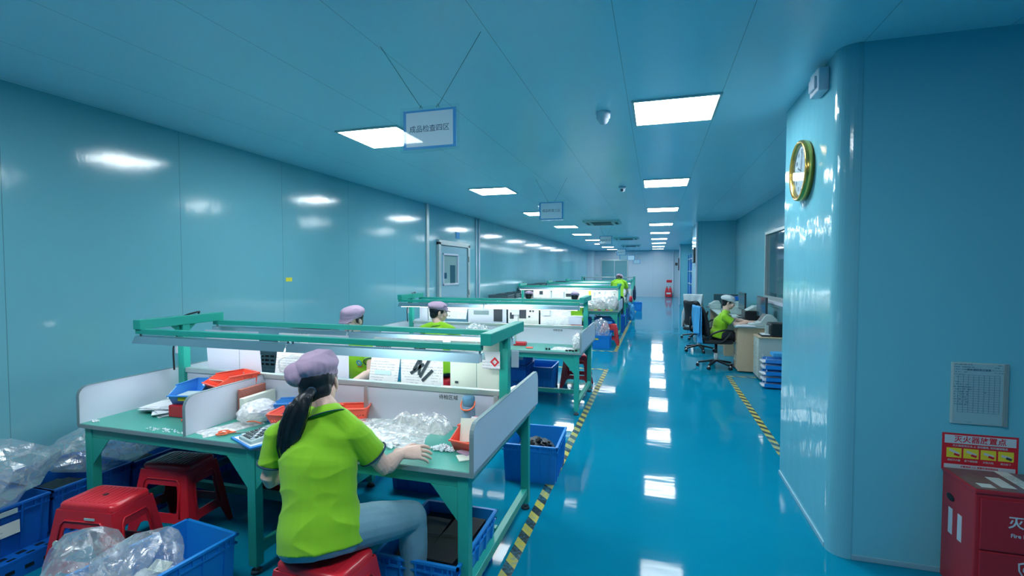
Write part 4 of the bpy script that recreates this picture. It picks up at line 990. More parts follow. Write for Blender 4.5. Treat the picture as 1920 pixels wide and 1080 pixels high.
# hanging sheets
def sheet(label, x0, x1, z0, z1, yy, m, name='hanging_sheet', tilt=0., bow=.006, pics=()):
    t = thing(name, label, 'document', ((x0+x1)/2, yy, (z0+z1)/2)); w_, h_ = (x1-x0)/2, (z1-z0)/2; n = 8
    vs = []
    for j in (-1, 1):
        for i in range(n+1):
            u = -1+2*i/n; vs.append(V((u*w_+(j*tilt), bow*math.cos(u*1.57)*-1, j*h_)))
    vs += [v+V((0, .002, 0)) for v in vs]
    k = n+1
    fs = [(i, i+1, k+i+1, k+i) for i in range(n)]+[(2*k+i, 3*k+i, 3*k+i+1, 2*k+i+1) for i in range(n)]+[(i, 2*k+i, 2*k+i+1, i+1) for i in range(n)]+[(k+i, k+i+1, 3*k+i+1, 3*k+i) for i in range(n)]+[(0, k, 3*k, 2*k), (k-1, 3*k-1, 4*k-1, 2*k-1)]
    MB().add(vs, fs, M[m]).build('page', t)
    for (u0, v0, u1, v1, mm_) in pics: MB().box((u0*w_, -bow-.0035, v0*h_), (u1*w_, -bow-.002, v1*h_)).build('printed_picture', t, m=M[mm_])
    return t
Y1 = 2.66; zb = .962
sheet('plain white board hanging at the left end over the near bench', -3.02, -2.56, zb, 1.235, Y1-.012, 'white', tilt=-.012, pics=((.27, -1, .275, 1, 'greyedge'),))
sheet('printed sheet hanging right of the dark tray gap, above the ponytailed worker', -2.42, -2.18, zb, 1.235, Y1-.012, 'doc', tilt=.02, pics=((-.75, .55, -.2, .72, 'greyedge'), (.0, .4, .6, .75, 'docd')))
sheet('white sheet hanging directly behind the cap of the ponytailed worker', -2.17, -1.87, zb, 1.235, Y1-.006, 'white')
sheet('narrow printed sheet with a barcode hanging over the near bench', -1.70, -1.50, zb, 1.235, Y1-.012, 'doc', tilt=.02, pics=tuple((-.6+.12*k, .45, -.53+.12*k, .75, 'ink') for k in range(9))+((-.7, -.7, .4, -.5, 'signpaper'),))
sheet('sheet with a picture of dark clips and colored keys hanging over the near bench', -1.49, -1.21, zb, 1.235, Y1-.018, 'doc', pics=((-.32, .1, .22, .8, 'ink'), (-.22, .5, -.08, .65, 'shirt'), (-.05, .3, .1, .48, 'redink'), (-.22, .15, -.1, .3, 'shirt')))
g = MB()
for (a, b, c_, d_) in ((.2, .55, -.35, -.4), (.5, .3, -.05, -.7), (.15, -.1, -.5, -.55), (.55, -.35, .05, -.85), (.0, .1, -.1, -.6)): g.beam((a*.14, 0, b*.136), (c_*.14, 0, d_*.136), .001, .018, M['darkgrey'], up=V((1, 0, 1)))
o = g.build('clip_picture'); o.location = (-1.35, Y1-.0285, 1.10); tag(o, 'dark metal clips taped to the clip picture sheet', 'clips')
sheet('cream printed sheet hanging left of the aisle post on the near bench', -1.165, -1.0, zb, 1.235, Y1-.012, 'ivory', pics=((-.7, .1, .6, .8, 'doc2'), (-.6, -.85, -.35, -.75, 'darkgrey')))
sheet('second cream printed sheet, right next to the first on the near bench', -.995, -.84, zb, 1.235, Y1-.016, 'ivory', pics=((-.3, .3, .4, .6, 'doc2'),))
t = thing('hanging_card', 'white card with a red diamond hanging by the aisle post', 'card', (-.87, 2.60, 1.14)); MB().box((-.075, 0, -.05), (.03, .004, .05)).build('card', t, m=M['doc'])
MB().prism([(0, .028), (.028, 0), (0, -.028), (-.028, 0), (0, .028), (0, .015), (-.015, 0), (0, -.015), (.015, 0), (0, .015)], -.003, -.001, lambda u, v, w_: V((.0+u, w_, v-.01))).build('red_diamond', t, m=M['redink'])
o = MB().box((-.80, 2.69, 1.085), (-.755, 2.70, 1.185)).build('white_card_holder', None, .004, M['white']); tag(o, 'white card holder clipped to the aisle post of the near bench', 'card holder')
o = tag(MB().tube([(-2.38, 2.63, 1.0), (-2.36, 2.6, 1.06), (-2.3, 2.59, 1.09), (-2.22, 2.59, 1.1), (-2.14, 2.60, 1.09), (-2.1, 2.62, 1.04), (-2.2, 2.6, 1.0), (-2.36, 2.61, .99)], .007, M['filmw'], n=8, sub=4).build('plastic_tube_loop'), 'loop of pale plastic tubing hooked over the bench rail behind the cap', 'tubing')
for i, (x0, x1, a, b) in enumerate(((-3.1, -2.98, .95, 1.2), (-2.96, -2.72, .95, 1.2), (-2.69, -2.40, 1.0, 1.22), (-2.38, -1.85, .96, 1.2), (-1.83, -1.70, .965, 1.2), (-1.69, -1.42, .965, 1.2), (-1.40, -1.01, .965, 1.2))):
    sheet('%s of the sheets hung over the second bench, counting from the left' % ORD[i].replace('nearest', 'first'), x0, x1, a, b, 6.03-.012*(1+i % 2), ('white', 'doc', 'doc', 'white', 'doc', 'doc2', 'doc')[i], tilt=(.0, 0, .02, .0, 0, 0, 0)[i],
          pics=((), (), ((-.8, -.7, -.7, -.6, 'ink'),), ((-.7, -.1, .1, .35, 'greyedge'), (.35, -.8, .8, .9, 'ink')), ((-.6, -.5, .2, .2, 'ink'),), ((-.9, -.4, -.2, .95, 'ink'), (.1, .3, .3, .5, 'ink'), (.4, .3, .55, .5, 'ink'), (-.0, -.3, .2, -.1, 'ink')), ((-.6, .5, -.3, .8, 'greyedge'),))[i])
for i, (x0, x1) in enumerate(((-2.95, -2.50), (-2.47, -2.18), (-2.15, -1.95), (-1.93, -1.43), (-1.40, -1.17), (-1.14, -.84))):
    sheet('%s of the sheets hung over the third bench, counting from the left' % ORD[i].replace('nearest', 'first'), x0, x1, .965, 1.19, 11.9-.012*(1+i % 2), ('doc', 'doc', 'doc2', 'doc2', 'ivory', 'doc2')[i], pics=(((-.3, -.3, .1, .5, 'ink'),), (), ((-.7, -.7, .6, 0, 'ink'),), ((.5, -.5, .7, .7, 'yellow'),), ((-.3, .1, .1, .4, 'greyedge'),), ((-.5, -.3, -.2, 0, 'ink'), (.1, -.3, .4, 0, 'ink')))[i])
for i, (x0, x1) in enumerate(((-2.9, -2.2), (-2.1, -1.5), (-1.4, -.9))):
    sheet('%s of the sheets hung over the fourth bench, counting from the left' % ORD[i].replace('nearest', 'first'), x0, x1, .965, 1.2, 15.2-.012, 'doc')
t = thing('card_box', 'white lidded card box fixed by the aisle post of the second bench', 'box', (-.93, 5.97, 1.03)); MB().box((-.09, -.03, -.05), (.07, .0, .04)).build('box_body', t, .004, M['white']); MB().box((-.1, -.035, .04), (.08, .0, .06)).build('lid', t, .004, M['white'])
for k, xx in enumerate((-1.72, -1.32)):
    o = MB().box((xx-.05, 5.98, 1.08), (xx+.05, 5.986, 1.17)).build('hanging_card', None, .001, M['white']); tag(o, 'white card hanging over the second bench, %s one' % ('left', 'right')[k], 'card')
# second bench top
part = thing('red_box', 'small red open box on the second bench left of the orange disc', 'box', (-1.62, 5.80, z)); MB().box((-.09, -.05, 0), (.09, .05, .04)).build('body', part, .006, M['red']); MB().box((-.08, -.04, .0405), (.08, .04, .043)).build('inset', part, m=M['redbox'])
o = MB().cyl((0, 0, 0), (0, 0, .008), .045, m=M['orange']).build('orange_disc'); o.location = (-1.44, 5.62, z); tag(o, 'orange disc lying on the second bench', 'disc')
for k in range(2):
    o = MB().cyl((0, 0, 0), (0, 0, .02), .012, m=M['black'], n=12).build('black_button'); o.location = (-1.22+.035*k, 5.56, z); tag(o, 'small black knob on the second bench, %s of a pair' % ('left', 'right')[k], 'knob')
bag_sheet('flat pale bubble wrap sheet on the second bench', (-1.04, 5.66, z), .26, .22, .02, 12, 'filmw', rz=0, cat='bubble wrap', name='bubble_wrap')
bag_blob('crumpled pinkish white bag against the side panel of the second bench', (-.885, 5.75, z), (.06, .10, .1), 13, 'filmw', .2)
bag_blob('crumpled clear bag on the second bench behind the seated worker', (-2.2, 5.85, z), (.16, .1, .15), 14, 'film', .22)
for k in range(4):
    o = MB().box((-.014, -.01, 0), (.014, .01, .016), M['black'], rot=Matrix.Rotation(k, 3, 'Z')).build('black_clip'); o.location = (-.97+.035*k, 5.51+.02*(k % 2), z); tag(o, 'small black clip by the corner of the second bench', 'clip', 'black clips on the second bench corner')
# third bench heap, bags beyond
for k, (dx, dy, r_, hz) in enumerate(((-.62, -.2, (.2, .2, .17), 0), (-.36, -.22, (.22, .2, .2), 0), (-.12, -.2, (.17, .22, .23), 0))):
    bag_blob('bulging white plastic bag on the third bench, %s of three' % ('left', 'middle', 'right')[k], (-.92+dx*.9, 11.8+dy, z), r_, 20+k, 'filmw', .2, sub=3)
for k in range(8):
    o = MB().box((-.03, -.02, 0), (.03, .02, .02), M[('red', 'shirt', 'orange', 'yellow')[k % 4]], rot=Matrix.Rotation(k, 3, 'Z')).build('small_packet'); o.location = (-1.6+.09*k, 11.35+.015*(k % 2), z); tag(o, '%s packet along the front edge of the third bench' % ('red', 'green', 'orange', 'yellow', 'crimson', 'lime', 'coral', 'lemon')[k], 'packet')
bag_blob('clear plastic bag standing on the blue crate before the third bench', (-1.10, 10.45, .22), (.17, .17, .2), 31, 'film', .2, neck=(-.02, 0, .06))
o = MB().box((-.05, -.03, 0), (.05, .03, .05)).build('blue_pouch', None, .01, M['blbin']); o.location = (-.96, 10.86, .468); tag(o, 'light blue pouch on the stool by the third bench', 'pouch')
bag_blob('grey crumpled bag on top of the stool beneath the second bench', (-1.05, 6.9, .467), (.12, .09, .07), 33, 'film', .25)
t = bag_blob('blue and white bag hanging at the aisle end of the fourth bench', (-.72, 15.6, .1), (.12, .3, .3), 35, 'filmw', .15); t.data.materials[0] = M['jacket']
bag_blob('red cloth bundle at the aisle end of the fourth bench', (-.76, 16.2, .62), (.06, .16, .12), 36, 'film', .2).data.materials[0] = M['red']
bag_blob('dark cloth hanging at the aisle end of the fifth bench', (-.74, 18.6, .55), (.05, .2, .3), 37, 'film', .2).data.materials[0] = M['navy']
bag_blob('white plastic bag on the fourth bench right beside the stooping worker', (-.95, 15.0, z), (.1, .14, .1), 38, 'filmw', .2)
# foreground and left-wall bags
bag_blob('clear bag bulging over the front blue crate, right part', (-2.24, 1.58, .17), (.15, .19, .11), 41, 'film', .26, neck=(-.02, .1, .06), sub=3)
bag_blob('clear bag bulging over the front blue crate, left part', (-2.42, 1.47, .19), (.18, .17, .11), 42, 'film', .28, neck=(-.05, .05, .09), sub=3)
o = voxel(MB().ell((-2.25, 1.60, .13), (.13, .2, .12)), 'foam_filling', M['foam'], .012, 1, disp=lambda p, n: .02*noise.noise(p*40)); tag(o, 'white foam filling seen through the bags in the front crate', 'foam', kind='stuff')
o = MB().box((-.04, -.03, 0), (.04, .03, .004)).build('yellow_note', None, 0, M['ivory']); o.location = (-2.2, 1.66, .27); o.rotation_euler = (.3, .2, .3); tag(o, 'yellowish slip seen through the bag in the front crate', 'note')
bag_blob('big clear bag spilling over the deep blue crates at the left edge', (-3.68, 1.74, .36), (.36, .3, .15), 43, 'film', .24, neck=(.1, 0, .07), sub=3)
bag_blob('second clear bag on the deep blue crates nearer the bench leg', (-3.66, 2.40, .34), (.3, .32, .13), 44, 'film', .24, neck=(0, .1, .05), sub=3)
bag_blob('pale bag of scraps in the blue crate by the wall behind the bench leg', (-3.6, 3.12, .30), (.22, .22, .12), 45, 'filmw', .2)
for j, yy in enumerate((1.67, 2.12, 2.57)):
    o = voxel(MB().ell((-3.62, yy, .2), (.22, .17, .10)), 'dark_contents', M['darkgrey' if j else 'navy'], .02, 1, disp=lambda p, n: .025*noise.noise(p*25)); tag(o, 'dark parts heaped in the deep blue crate by the left wall, %s' % ORD[j], 'parts', kind='stuff')
o = MB().box((-3.75, 1.5, .36), (-3.45, 1.62, .375), rot=Matrix.Rotation(.2, 3, 'X')).build('pink_card', None, .003, M['cap']); tag(o, 'pinkish card lying in the deep blue crate at the left edge', 'card')
# ================================================================ RIGHT-HAND DESKS
t = thing('office_desk', 'long pale wood desk by the window, pedestal end towards us', 'desk', (0, 0, 0)); t.location = (1.6, 9.2, 0)
g = MB().box((-.36, -.70, .725), (.32, .95, .75)); g.build('desktop', t, .003, M['printer'])
MB().box((-.31, -.68, .02), (.30, -.66, .724)).build('end_panel', t, .002, M['wood'])
pd = MB().box((-.30, -.66, .02), (.30, -.28, .724)).build('pedestal', t, .002, M['wood'])
for k, (a, b) in enumerate(((.50, .71), (.27, .49), (.04, .26))):
    MB().box((-.316, -.655, a), (-.301, -.285, b)).build('drawer', t, .002, M['wood'])
    MB().box((-.33, -.50, (a+b)/2+.02), (-.316, -.44, (a+b)/2+.04)).build('drawer_handle', t, .002, M['alu'])
MB().box((-.31, .90, .0), (.30, .93, .724)).build('end_panel', t, .002, M['wood']); MB().box((.26, -.28, .3), (.28, .90, .724)).build('modesty_panel', t, .002, M['wood'])
t = thing('office_desk', 'farther pale desk against the right wall with printers on it', 'desk', (1.6, 11.5, 0))
MB().box((-.34, -1.2, .725), (.32, 1.3, .75)).build('desktop', t, .003, M['printer'])
for yy in (-1.18, 0, 1.26): MB().box((-.30, yy, 0), (.30, yy+.02, .724)).build('end_panel', t, .002, M['wood'])
t = thing('drawer_cabinet', 'low cream drawer cabinet in front of the wooden desk', 'cabinet', (1.71, 8.13, 0))
MB().box((-.21, -.2, .03), (.21, .2, .64)).build('body', t, .003, M['beige']); MB().box((-.23, -.22, .64), (.215, .21, .66)).build('top', t, .003, M['wood'])
for a, b in ((.48, .63), (.32, .47), (.05, .31)):
    d_ = MB().box((-.226, -.195, a), (-.211, .195, b)).build('drawer', t, .003, M['beige']); MB().cyl((-.236, -.02, (a+b)/2), (-.226, -.02, (a+b)/2), .01, m=M['alu'], n=12).build('knob', d_)
for x_, y_ in ((-.17, -.16), (.17, -.16), (-.17, .16), (.17, .16)): MB().cyl((x_-.012, y_, .015), (x_+.012, y_, .015), .015, m=M['black'], n=12).build('caster', t)
t = thing('laser_printer', 'black printer with a paper tray on the cream cabinet', 'printer', (1.76, 8.12, .66))
g = MB().box((-.11, -.16, 0), (.16, .16, .20)).build('body', t, .02, M['black']); MB().box((-.23, -.13, .0), (-.10, .13, .02)).build('output_tray', t, .004, M['black']); MB().box((-.21, -.11, .021), (-.10, .11, .03)).build('paper_stack', t, m=M['paper']); MB().box((-.16, -.02, .03), (-.11, .0, .16)).build('tray_arm', t, .003, M['printer'])
t = thing('label_printer', 'pale sloping printer at the near end of the wooden desk', 'printer', (1.71, 8.66, .75))
pl = [(-.26, 0), (.17, 0), (.15, .12), (.08, .19), (-.02, .19), (-.1, .07), (-.26, .03)]
MB().prism(pl, -.13, .13, lambda u, v, w_: V((u, w_, v))).build('body', t, .012, M['printer'])
MB().prism([(-.09, .078), (-.015, .188), (-.005, .192), (-.08, .082)], -.11, .11, lambda u, v, w_: V((u-.006, w_, v+.004))).build('output_slot', t, m=M['darkgrey'])
MB().box((-.25, -.11, .034), (-.12, .11, .05)).build('paper_tray', t, .003, M['paper'])
o = MB().box((-.15, -.2, 0), (.13, .2, .012)).box((-.13, -.18, .012), (.12, .18, .018)).build('paper_stack', None, .002, M['paper']); o.location = (1.41, 8.66, .75); tag(o, 'flat white papers on the near corner of the wooden desk', 'papers')
def monitor(loc, rz, label):
    t = thing('computer_monitor', label, 'monitor', loc, rz)
    MB().box((-.01, -.27, .12), (.02, .27, .46)).build('housing', t, .006, M['screen']); MB().box((-.013, -.255, .135), (-.009, .255, .445)).build('display', t, m=M['glassdark'])
    MB().box((.0, -.03, .01), (.03, .03, .2)).build('stand', t, .004, M['black']); MB().box((-.08, -.1, 0), (.1, .1, .012)).build('foot', t, .004, M['black'])
monitor((1.72, 9.0, .75), R(4), 'thin computer monitor nearest the viewer, left of the window')
monitor((1.66, 10.55, .75), R(3), 'second computer monitor, beyond the seated desk worker')
monitor((1.62, 12.6, .62), R(70), 'small dark monitor at the far end of the desks')
def printer(loc, label, s=1., m='printer', rz=0):
    t = thing('desk_printer', label, 'printer', loc, rz)
    MB().box((-.18*s, -.2*s, 0), (.18*s, .2*s, .18*s)).build('body', t, .02, M['black' if m == 'black' else 'printer'])
    MB().prism([(-.14*s, .18*s), (.16*s, .18*s), (.12*s, .27*s), (-.0*s, .27*s)], -.16*s, .16*s, lambda u, v, w_: V((u, w_, v))).build('lid', t, .008, M['printer'])
    MB().box((-.28*s, -.12*s, .03), (-.17*s, .12*s, .045)).build('output_tray', t, .003, M['darkgrey'])
printer((1.72, 9.72, .75), 'dark bodied printer between the two monitors', .95, 'black')
printer((1.6, 11.1, .75), 'pale printer on the farther desk behind the worker\'s face', .9)
printer((1.35, 12.3, .75), 'pale printer on the farther desk near its end', .7)
o = MB().box((1.5, 11.7, .75), (1.8, 12.1, .98)).build('green_box', None, .006, mat('green_box', rgb(34, 130, 110), .5)); tag(o, 'green box on the farther desk', 'box')
o = MB().box((1.55, 11.72, .982), (1.82, 12.05, 1.06)).build('blue_binder', None, .006, M['bluedk']); tag(o, 'blue binder lying on the green box', 'binder')
t = thing('keyboard', 'black keyboard under the desk worker\'s hands', 'keyboard', (1.45, 9.0, .75), R(90))
MB().box((-.2, -.07, 0), (.2, .07, .018)).build('case', t, .004, M['black']); g = MB()
for i in range(14):
    for j in range(4): g.box((-.19+i*.0272, -.06+j*.03, .018), (-.19+i*.0272+.022, -.06+j*.03+.024, .024))
g.build('keys', t, m=M['darkgrey'])
for k in range(5):
    t = thing('letter_tray', 'blue letter tray with papers by the pillar, %s of the pile' % ('lowest', 'second lowest', 'middle', 'second highest', 'topmost')[k], 'letter tray', (1.65+.01*(k % 2), 7.55, .02+k*.085), R(3*(k % 3)-3), 'blue letter trays piled by the pillar')
    g = MB().box((-.17, -.13, 0), (.17, .13, .004)).box((-.17, .126, 0), (.17, .13, .055)).box((-.17, -.13, 0), (.17, -.126, .055)).box((.166, -.13, 0), (.17, .13, .055)); g.build('tray_body', t, m=M['blbin' if k == 4 else 'blue'])
    for s in ((-.16, -.12), (-.16, .12), (.16, -.12), (.16, .12)): MB().cyl((s[0], s[1], 0.004), (s[0], s[1], .083), .004, m=M['alu'], n=8).build('stacking_pin', t)
    MB().box((-.2, -.11, .005), (.14, .11, .02+.01*(k % 2)), rot=Matrix.Rotation(R(2), 3, 'Z')).build('papers', t, m=M['doc'])
o = MB().box((-.1, -.1, 0), (.12, .1, .05)).build('light_blue_box', None, .006, M['jacket']); o.location = (1.68, 7.55, .45); tag(o, 'light blue packet on top of the letter trays', 'packet')
# ---- office chairs
def office_chair(label, loc, rz):
    """faces +x"""
    t = thing('office_chair', label, 'office chair', loc, rz, 'black mesh office chairs')
    s = MB().prism(rrect(-.23, -.24, .23, .24, .07, 4), .43, .485, lambda u, v, d: V((u, v, d))).build('seat', t, .015, M['mesh'])
    n = 8; vs = []; fs = []
    for j in range(n+1):
        zz = .55+.47*j/n
        for i in range(n+1):
            u = -1+2*i/n; wv = .21*(1-.18*(j/n)**2)
            vs.append(V((-.20-.10*(j/n)-.0*u+.05*u*u+.03*math.sin(j/n*3.1), u*wv, zz)))
    vs += [v+V((-.02, 0, 0)) for v in vs]; k = (n+1)**2
    for o_ in (0, k): fs += [(o_+j*(n+1)+i, o_+j*(n+1)+i+1, o_+(j+1)*(n+1)+i+1, o_+(j+1)*(n+1)+i) for j in range(n) for i in range(n)]
    for i in range(n):
        fs += [(i, i+1, k+i+1, k+i), (n*(n+1)+i, n*(n+1)+i+1, k+n*(n+1)+i+1, k+n*(n+1)+i), (i*(n+1), (i+1)*(n+1), k+(i+1)*(n+1), k+i*(n+1)), (i*(n+1)+n, (i+1)*(n+1)+n, k+(i+1)*(n+1)+n, k+i*(n+1)+n)]
    MB().add(vs, fs, M['mesh'], True).build('backrest', t)
    g = MB(); e = [vs[0], vs[(n//2)*(n+1)], vs[n*(n+1)], vs[n*(n+1)+n//2], vs[n*(n+1)+n], vs[(n//2)*(n+1)+n], vs[n], vs[n//2], vs[0]]
    g.tube(e, .012, M['black'], n=8, sub=4); g.build('back_frame', t)
    MB().tube([(-.0, 0, .42), (-.2, 0, .42), (-.27, 0, .5), (-.25, 0, .72)], .02, M['black'], n=8, sub=3).build('spine', t)
    for s_ in (-1, 1): 
        MB().tube([(-.19, s_*.22, .5), (-.12, s_*.27, .6), (.02, s_*.28, .66), (.15, s_*.28, .665), (.18, s_*.27, .64), (.08, s_*.25, .5), (.0, s_*.22, .45)], .016, M['black'], n=8, sub=3).build('armrest', t)
    MB().cyl((0, 0, .12), (0, 0, .43), .022, m=M['black']).cyl((0, 0, .12), (0, 0, .25), .032).build('gas_column', t)
    for k_ in range(5):
        a = R(72*k_+20); l = MB().beam((0, 0, .125), (.28*math.cos(a), .28*math.sin(a), .075), .04, .03, M['black']).build('base_arm', t, .006)
        cx, cy = .29*math.cos(a), .29*math.sin(a); b_, c_ = -math.sin(a), math.cos(a)
        MB().cyl((cx-b_*.022, cy-c_*.022, .028), (cx+b_*.022, cy+c_*.022, .028), .027, m=M['black'], n=14).cyl((cx, cy, .03), (cx, cy, .07), .009).build('caster', l)
    return t
CH = office_chair('black office chair of the desk worker, sky blue jacket on its back', (1.0, 8.85, 0), R(6))
dup(CH, (.86, 10.55, 0), R(48), 'empty black mesh office chair behind the desk worker')
dup(CH, (.92, 12.45, 0), R(78), 'office chair farthest back, draped with a white coat')
# draped garments
def drape(label, loc, rz, w_, hf, hb, m, name, cat, seed, top=1.03, xo=-.25):
    """cloth hung over a chair back (y = across, front +x side and back side)"""
    nu, nv = 22, 40; vs = []
    for j in range(nv+1):
        t = j/nv*(hf+hb)
        for i in range(nu+1):
            u = -1+2*i/nu
            if t < hb: zz = top-(hb-t); xx = xo-.05-.05*(hb-t)
            else: zz = top-(t-hb); xx = xo+.02+.02*(t-hb)
            f = noise.noise(V((u*2.2, t*1.3, seed)))*.05*(1+3*abs(t-hb))+.022*math.sin(u*9+seed+t*3)*min(1, abs(t-hb)*4)
            r = .012*math.sin(math.pi*min(1, max(0, 1-abs(t-hb)/.05))/2)
            wv = w_/2*(1+.25*abs(t-hb)+.15*noise.noise(V((t*3, seed, 2))))
            vs.append(V((xx+f*(-1 if t < hb else .5), u*wv, zz+r+.02*noise.noise(V((u*1.5, seed, 0)))*abs(t-hb)*4)))
    fs = [(j*(nu+1)+i, j*(nu+1)+i+1, (j+1)*(nu+1)+i+1, (j+1)*(nu+1)+i) for j in range(nv) for i in range(nu)]
    o = MB().add(vs, fs, M[m], True).build(name, fix=False); s_ = o.modifiers.new('s', 'SOLIDIFY'); s_.thickness = .008; s_.offset = 0
    o.location = loc; o.rotation_euler = (0, 0, rz); return tag(o, label, cat)
drape('sky blue jacket draped over the desk worker\'s chair back', (1.0, 8.85, 0), R(6), .46, .62, .46, 'jacket', 'jacket', 'jacket', 3.3, 1.04, -.29)
drape('white coat draped over the farthest office chair', (.92, 12.45, 0), R(78), .40, .35, .78, 'coat', 'coat', 'coat', 6.1, 1.09, -.28)
# ---- blue shelving in the alcove beyond the block
t = thing('storage_shelf', 'blue storage shelf of bins in the alcove beyond the wall block', 'shelf', (1.65, 19.2, 0))
for yy in (-2.8, -1.4, 0, 1.4, 2.8):
    for xx in (-.3, .24): MB().box((xx-.02, yy-.02, 0), (xx+.02, yy+.02, 2.3)).build('post', t, m=M['bluedk'])
for zz in (.15, .62, 1.1, 1.6, 2.1): MB().box((-.31, -2.82, zz), (.25, 2.82, zz+.03)).build('shelf_board', t, m=M['printer'])
B0 = None; k = 0
rows = ['bottom', 'second', 'third', 'fourth', 'top']
for zi, zz in enumerate((.18, .65, 1.13, 1.63)):
    for yi in range(8):
        y_ = 16.75+yi*.69; lb = 'blue bin on the alcove shelf, %s row, %s from the viewer' % (rows[zi], ORD[yi] if yi else 'first')
        if B0 is None: B0 = crate(lb, (1.58, y_, zz), .4, .5, .32, m='blue', name='storage_bin', cat='bin', grp='blue bins on the alcove shelf', ribs=False)
        else: dup(B0, (1.58, y_, zz), 0, lb)
# ================================================================ PEOPLE
def lerp(a, b, t): return a+(b-a)*t
def hand_pieces(mb, w, d, nrm, right, curl=.45, spread=.08, s=1.03):
    """w wrist, d direction to the fingers, nrm back-of-hand normal"""
    d = d.normalized(); nrm = (nrm-d*nrm.dot(d)).normalized(); lat = d.cross(nrm).normalized()   # towards the right when back of hand is up
    if not right: lat = -lat                                                                     # little-finger side for a right hand = +lat
    P0 = w+d*.002; K = w+d*.085*s+nrm*.006
    mb.loft([w-d*.02, w+d*.02*s, w+d*.055*s+nrm*.004, K-d*.004], [(.026*s, .019*s), (.030*s, .017*s), (.039*s, .0155*s), (.038*s, .013*s)], side=lat, n=14, sub=2)
    for i, (off, ln, rr) in enumerate(((-.0315, .066, .0088), (-.0105, .075, .0091), (.0105, .070, .0088), (.0305, .055, .0080))):
        root = K+lat*off*s-d*.008*s; dd = (d+lat*spread*(i-1.5)).normalized(); p = [root]; a = curl*.5+.04*i
        for k, f in enumerate((.45, .3, .25)):
            v = (dd*math.cos(a)-nrm*math.sin(a)); p.append(p[-1]+v*ln*1.08*f*s); a += curl*(.9 if k == 0 else .7)
        mb.loft(p, [rr*s, rr*.98*s, rr*.9*s, rr*.76*s], side=lat, n=10)
    root = w+d*.025*s-lat*.028*s-nrm*.004; td = (d*.75-lat*.62-nrm*.2).normalized()
    mb.loft([w+d*.008*s-lat*.014*s, root, root+td*.032*s, root+(td*.8+d*.35-nrm*.1).normalized()*.058*s], [.013*s, .0125*s, .0105*s, .0085*s], side=nrm, n=10)
def person(label, J, vox=.006, trousers='jeans', cap='cap', hair_tail=False, fold=.004, logo=False, face=True, hands=(.45, .45), shirt='shirt'):
    """J: world joints. pel, chest, neck, hc (between the ears), hf, hu, lat, sL sR eL eR wL wR (+hdL hdR finger directions) hipL hipR kL kR aL aR, toe"""
    J = {k: V(v) for k, v in J.items()}
    t = thing('person', label, 'person', (J['pel'].x, J['pel'].y, 0)); O = V((J['pel'].x, J['pel'].y, 0))
    J = {k: (v-O if k not in ('hf', 'hu', 'lat', 'hdL', 'hdR', 'toe', 'nL', 'nR') else v) for k, v in J.items()}
    pel, ch, ne, hc = J['pel'], J['chest'], J['neck'], J['hc']; lat = J['lat'].normalized()
    hf = J['hf'].normalized(); hu = J.get('hu', V((0, 0, 1))); hr = hf.cross(hu).normalized(); hu = hr.cross(hf).normalized()
    HM = Matrix((hr, hf, hu)).transposed()
    def h(x, y, z): return hc+HM@V((x, y, z))
    up = (ch-pel).normalized()
    # ---- body
    b = MB()
    b.loft([pel-up*.05, pel, lerp(pel, ch, .5), ch, lerp(ch, ne, .6), ne], [(.14, .10), (.15, .105), (.12, .085), (.138, .098), (.12, .062), (.05, .048)], side=lat, n=20, sub=3, round_ends=False)
    b.loft([J['sL'], lerp(J['sL'], ne, .5)+up*.012, ne+up*.01, lerp(J['sR'], ne, .5)+up*.012, J['sR']], [.042, .040, .042, .040, .042], side=up, n=12, sub=2)
    b.loft([ne-up*.02, ne+up*.03, h(0, -.022, -.07), h(0, -.015, -.02)], [(.056, .052), (.050, .050), (.050, .052), (.056, .06)], side=hr, n=16, sub=2)
    b.ell(h(0, -.008, .035), (.074, .094, .082), rot=HM, n=20); b.ell(h(0, .022, -.035), (.060, .068, .068), rot=HM); b.ell(h(0, .055, -.068), (.036, .032, .026), rot=HM)
    b.loft([h(0, .084, .018), h(0, .100, -.010), h(0, .104, -.022)], [(.008, .008), (.011, .011), (.014, .010)], side=hr, n=10)
    b.ell(h(0, .087, -.048), (.021, .010, .008), rot=HM, n=12); b.ell(h(0, .078, .030), (.052, .014, .012), rot=HM, n=12)
    for s in (-1, 1):
        b.ell(h(s*.078, -.008, -.008), (.009, .017, .030), rot=HM@Matrix.Rotation(s*.35, 3, 'Z'), n=12); b.ell(h(s*.042, .062, -.022), (.024, .024, .026), rot=HM, n=12)
    for S in 'LR':
        sh, el, wr = J['s'+S], J['e'+S], J['w'+S]
        b.loft([sh, lerp(sh, el, .35), lerp(sh, el, .8), el, lerp(el, wr, .3), lerp(el, wr, .75), wr], [.046, .046, .038, .038, .040, .030, (.026, .021)], side=lat, n=14, sub=2)
        hd = J.get('hd'+S, (wr-el)); hand_pieces(b, wr, hd, J.get('n'+S, V((0, 0, 1))), S == 'R', hands[S == 'R'])
        hp, kn, an = J['hip'+S], J['k'+S], J['a'+S]
        b.loft([hp, lerp(hp, kn, .5), kn, lerp(kn, an, .3), lerp(kn, an, .7), an], [.075, .068, .050, .050, .040, .033], side=lat, n=14, sub=2)
        toe = J.get('toe', hf).normalized(); b.loft([an+V((0, 0, -.02))-toe*.03, an+toe*.06+V((0, 0, -.035)), an+toe*.13+V((0, 0, -.045))], [(.03, .03), (.036, .028), (.032, .018)], side=lat, n=12)
    voxel(b, 'body', M['skin'], vox, 3, t)
    # ---- shirt
    g = MB(); hem = pel-up*.045
    g.loft([hem, pel+up*.03, lerp(pel, ch, .5), ch, lerp(ch, ne, .55), ne-up*.01], [(.182, .142), (.178, .138), (.155, .118), (.166, .124), (.142, .086), (.068, .062)], side=lat, n=26, sub=4, round_ends=False)
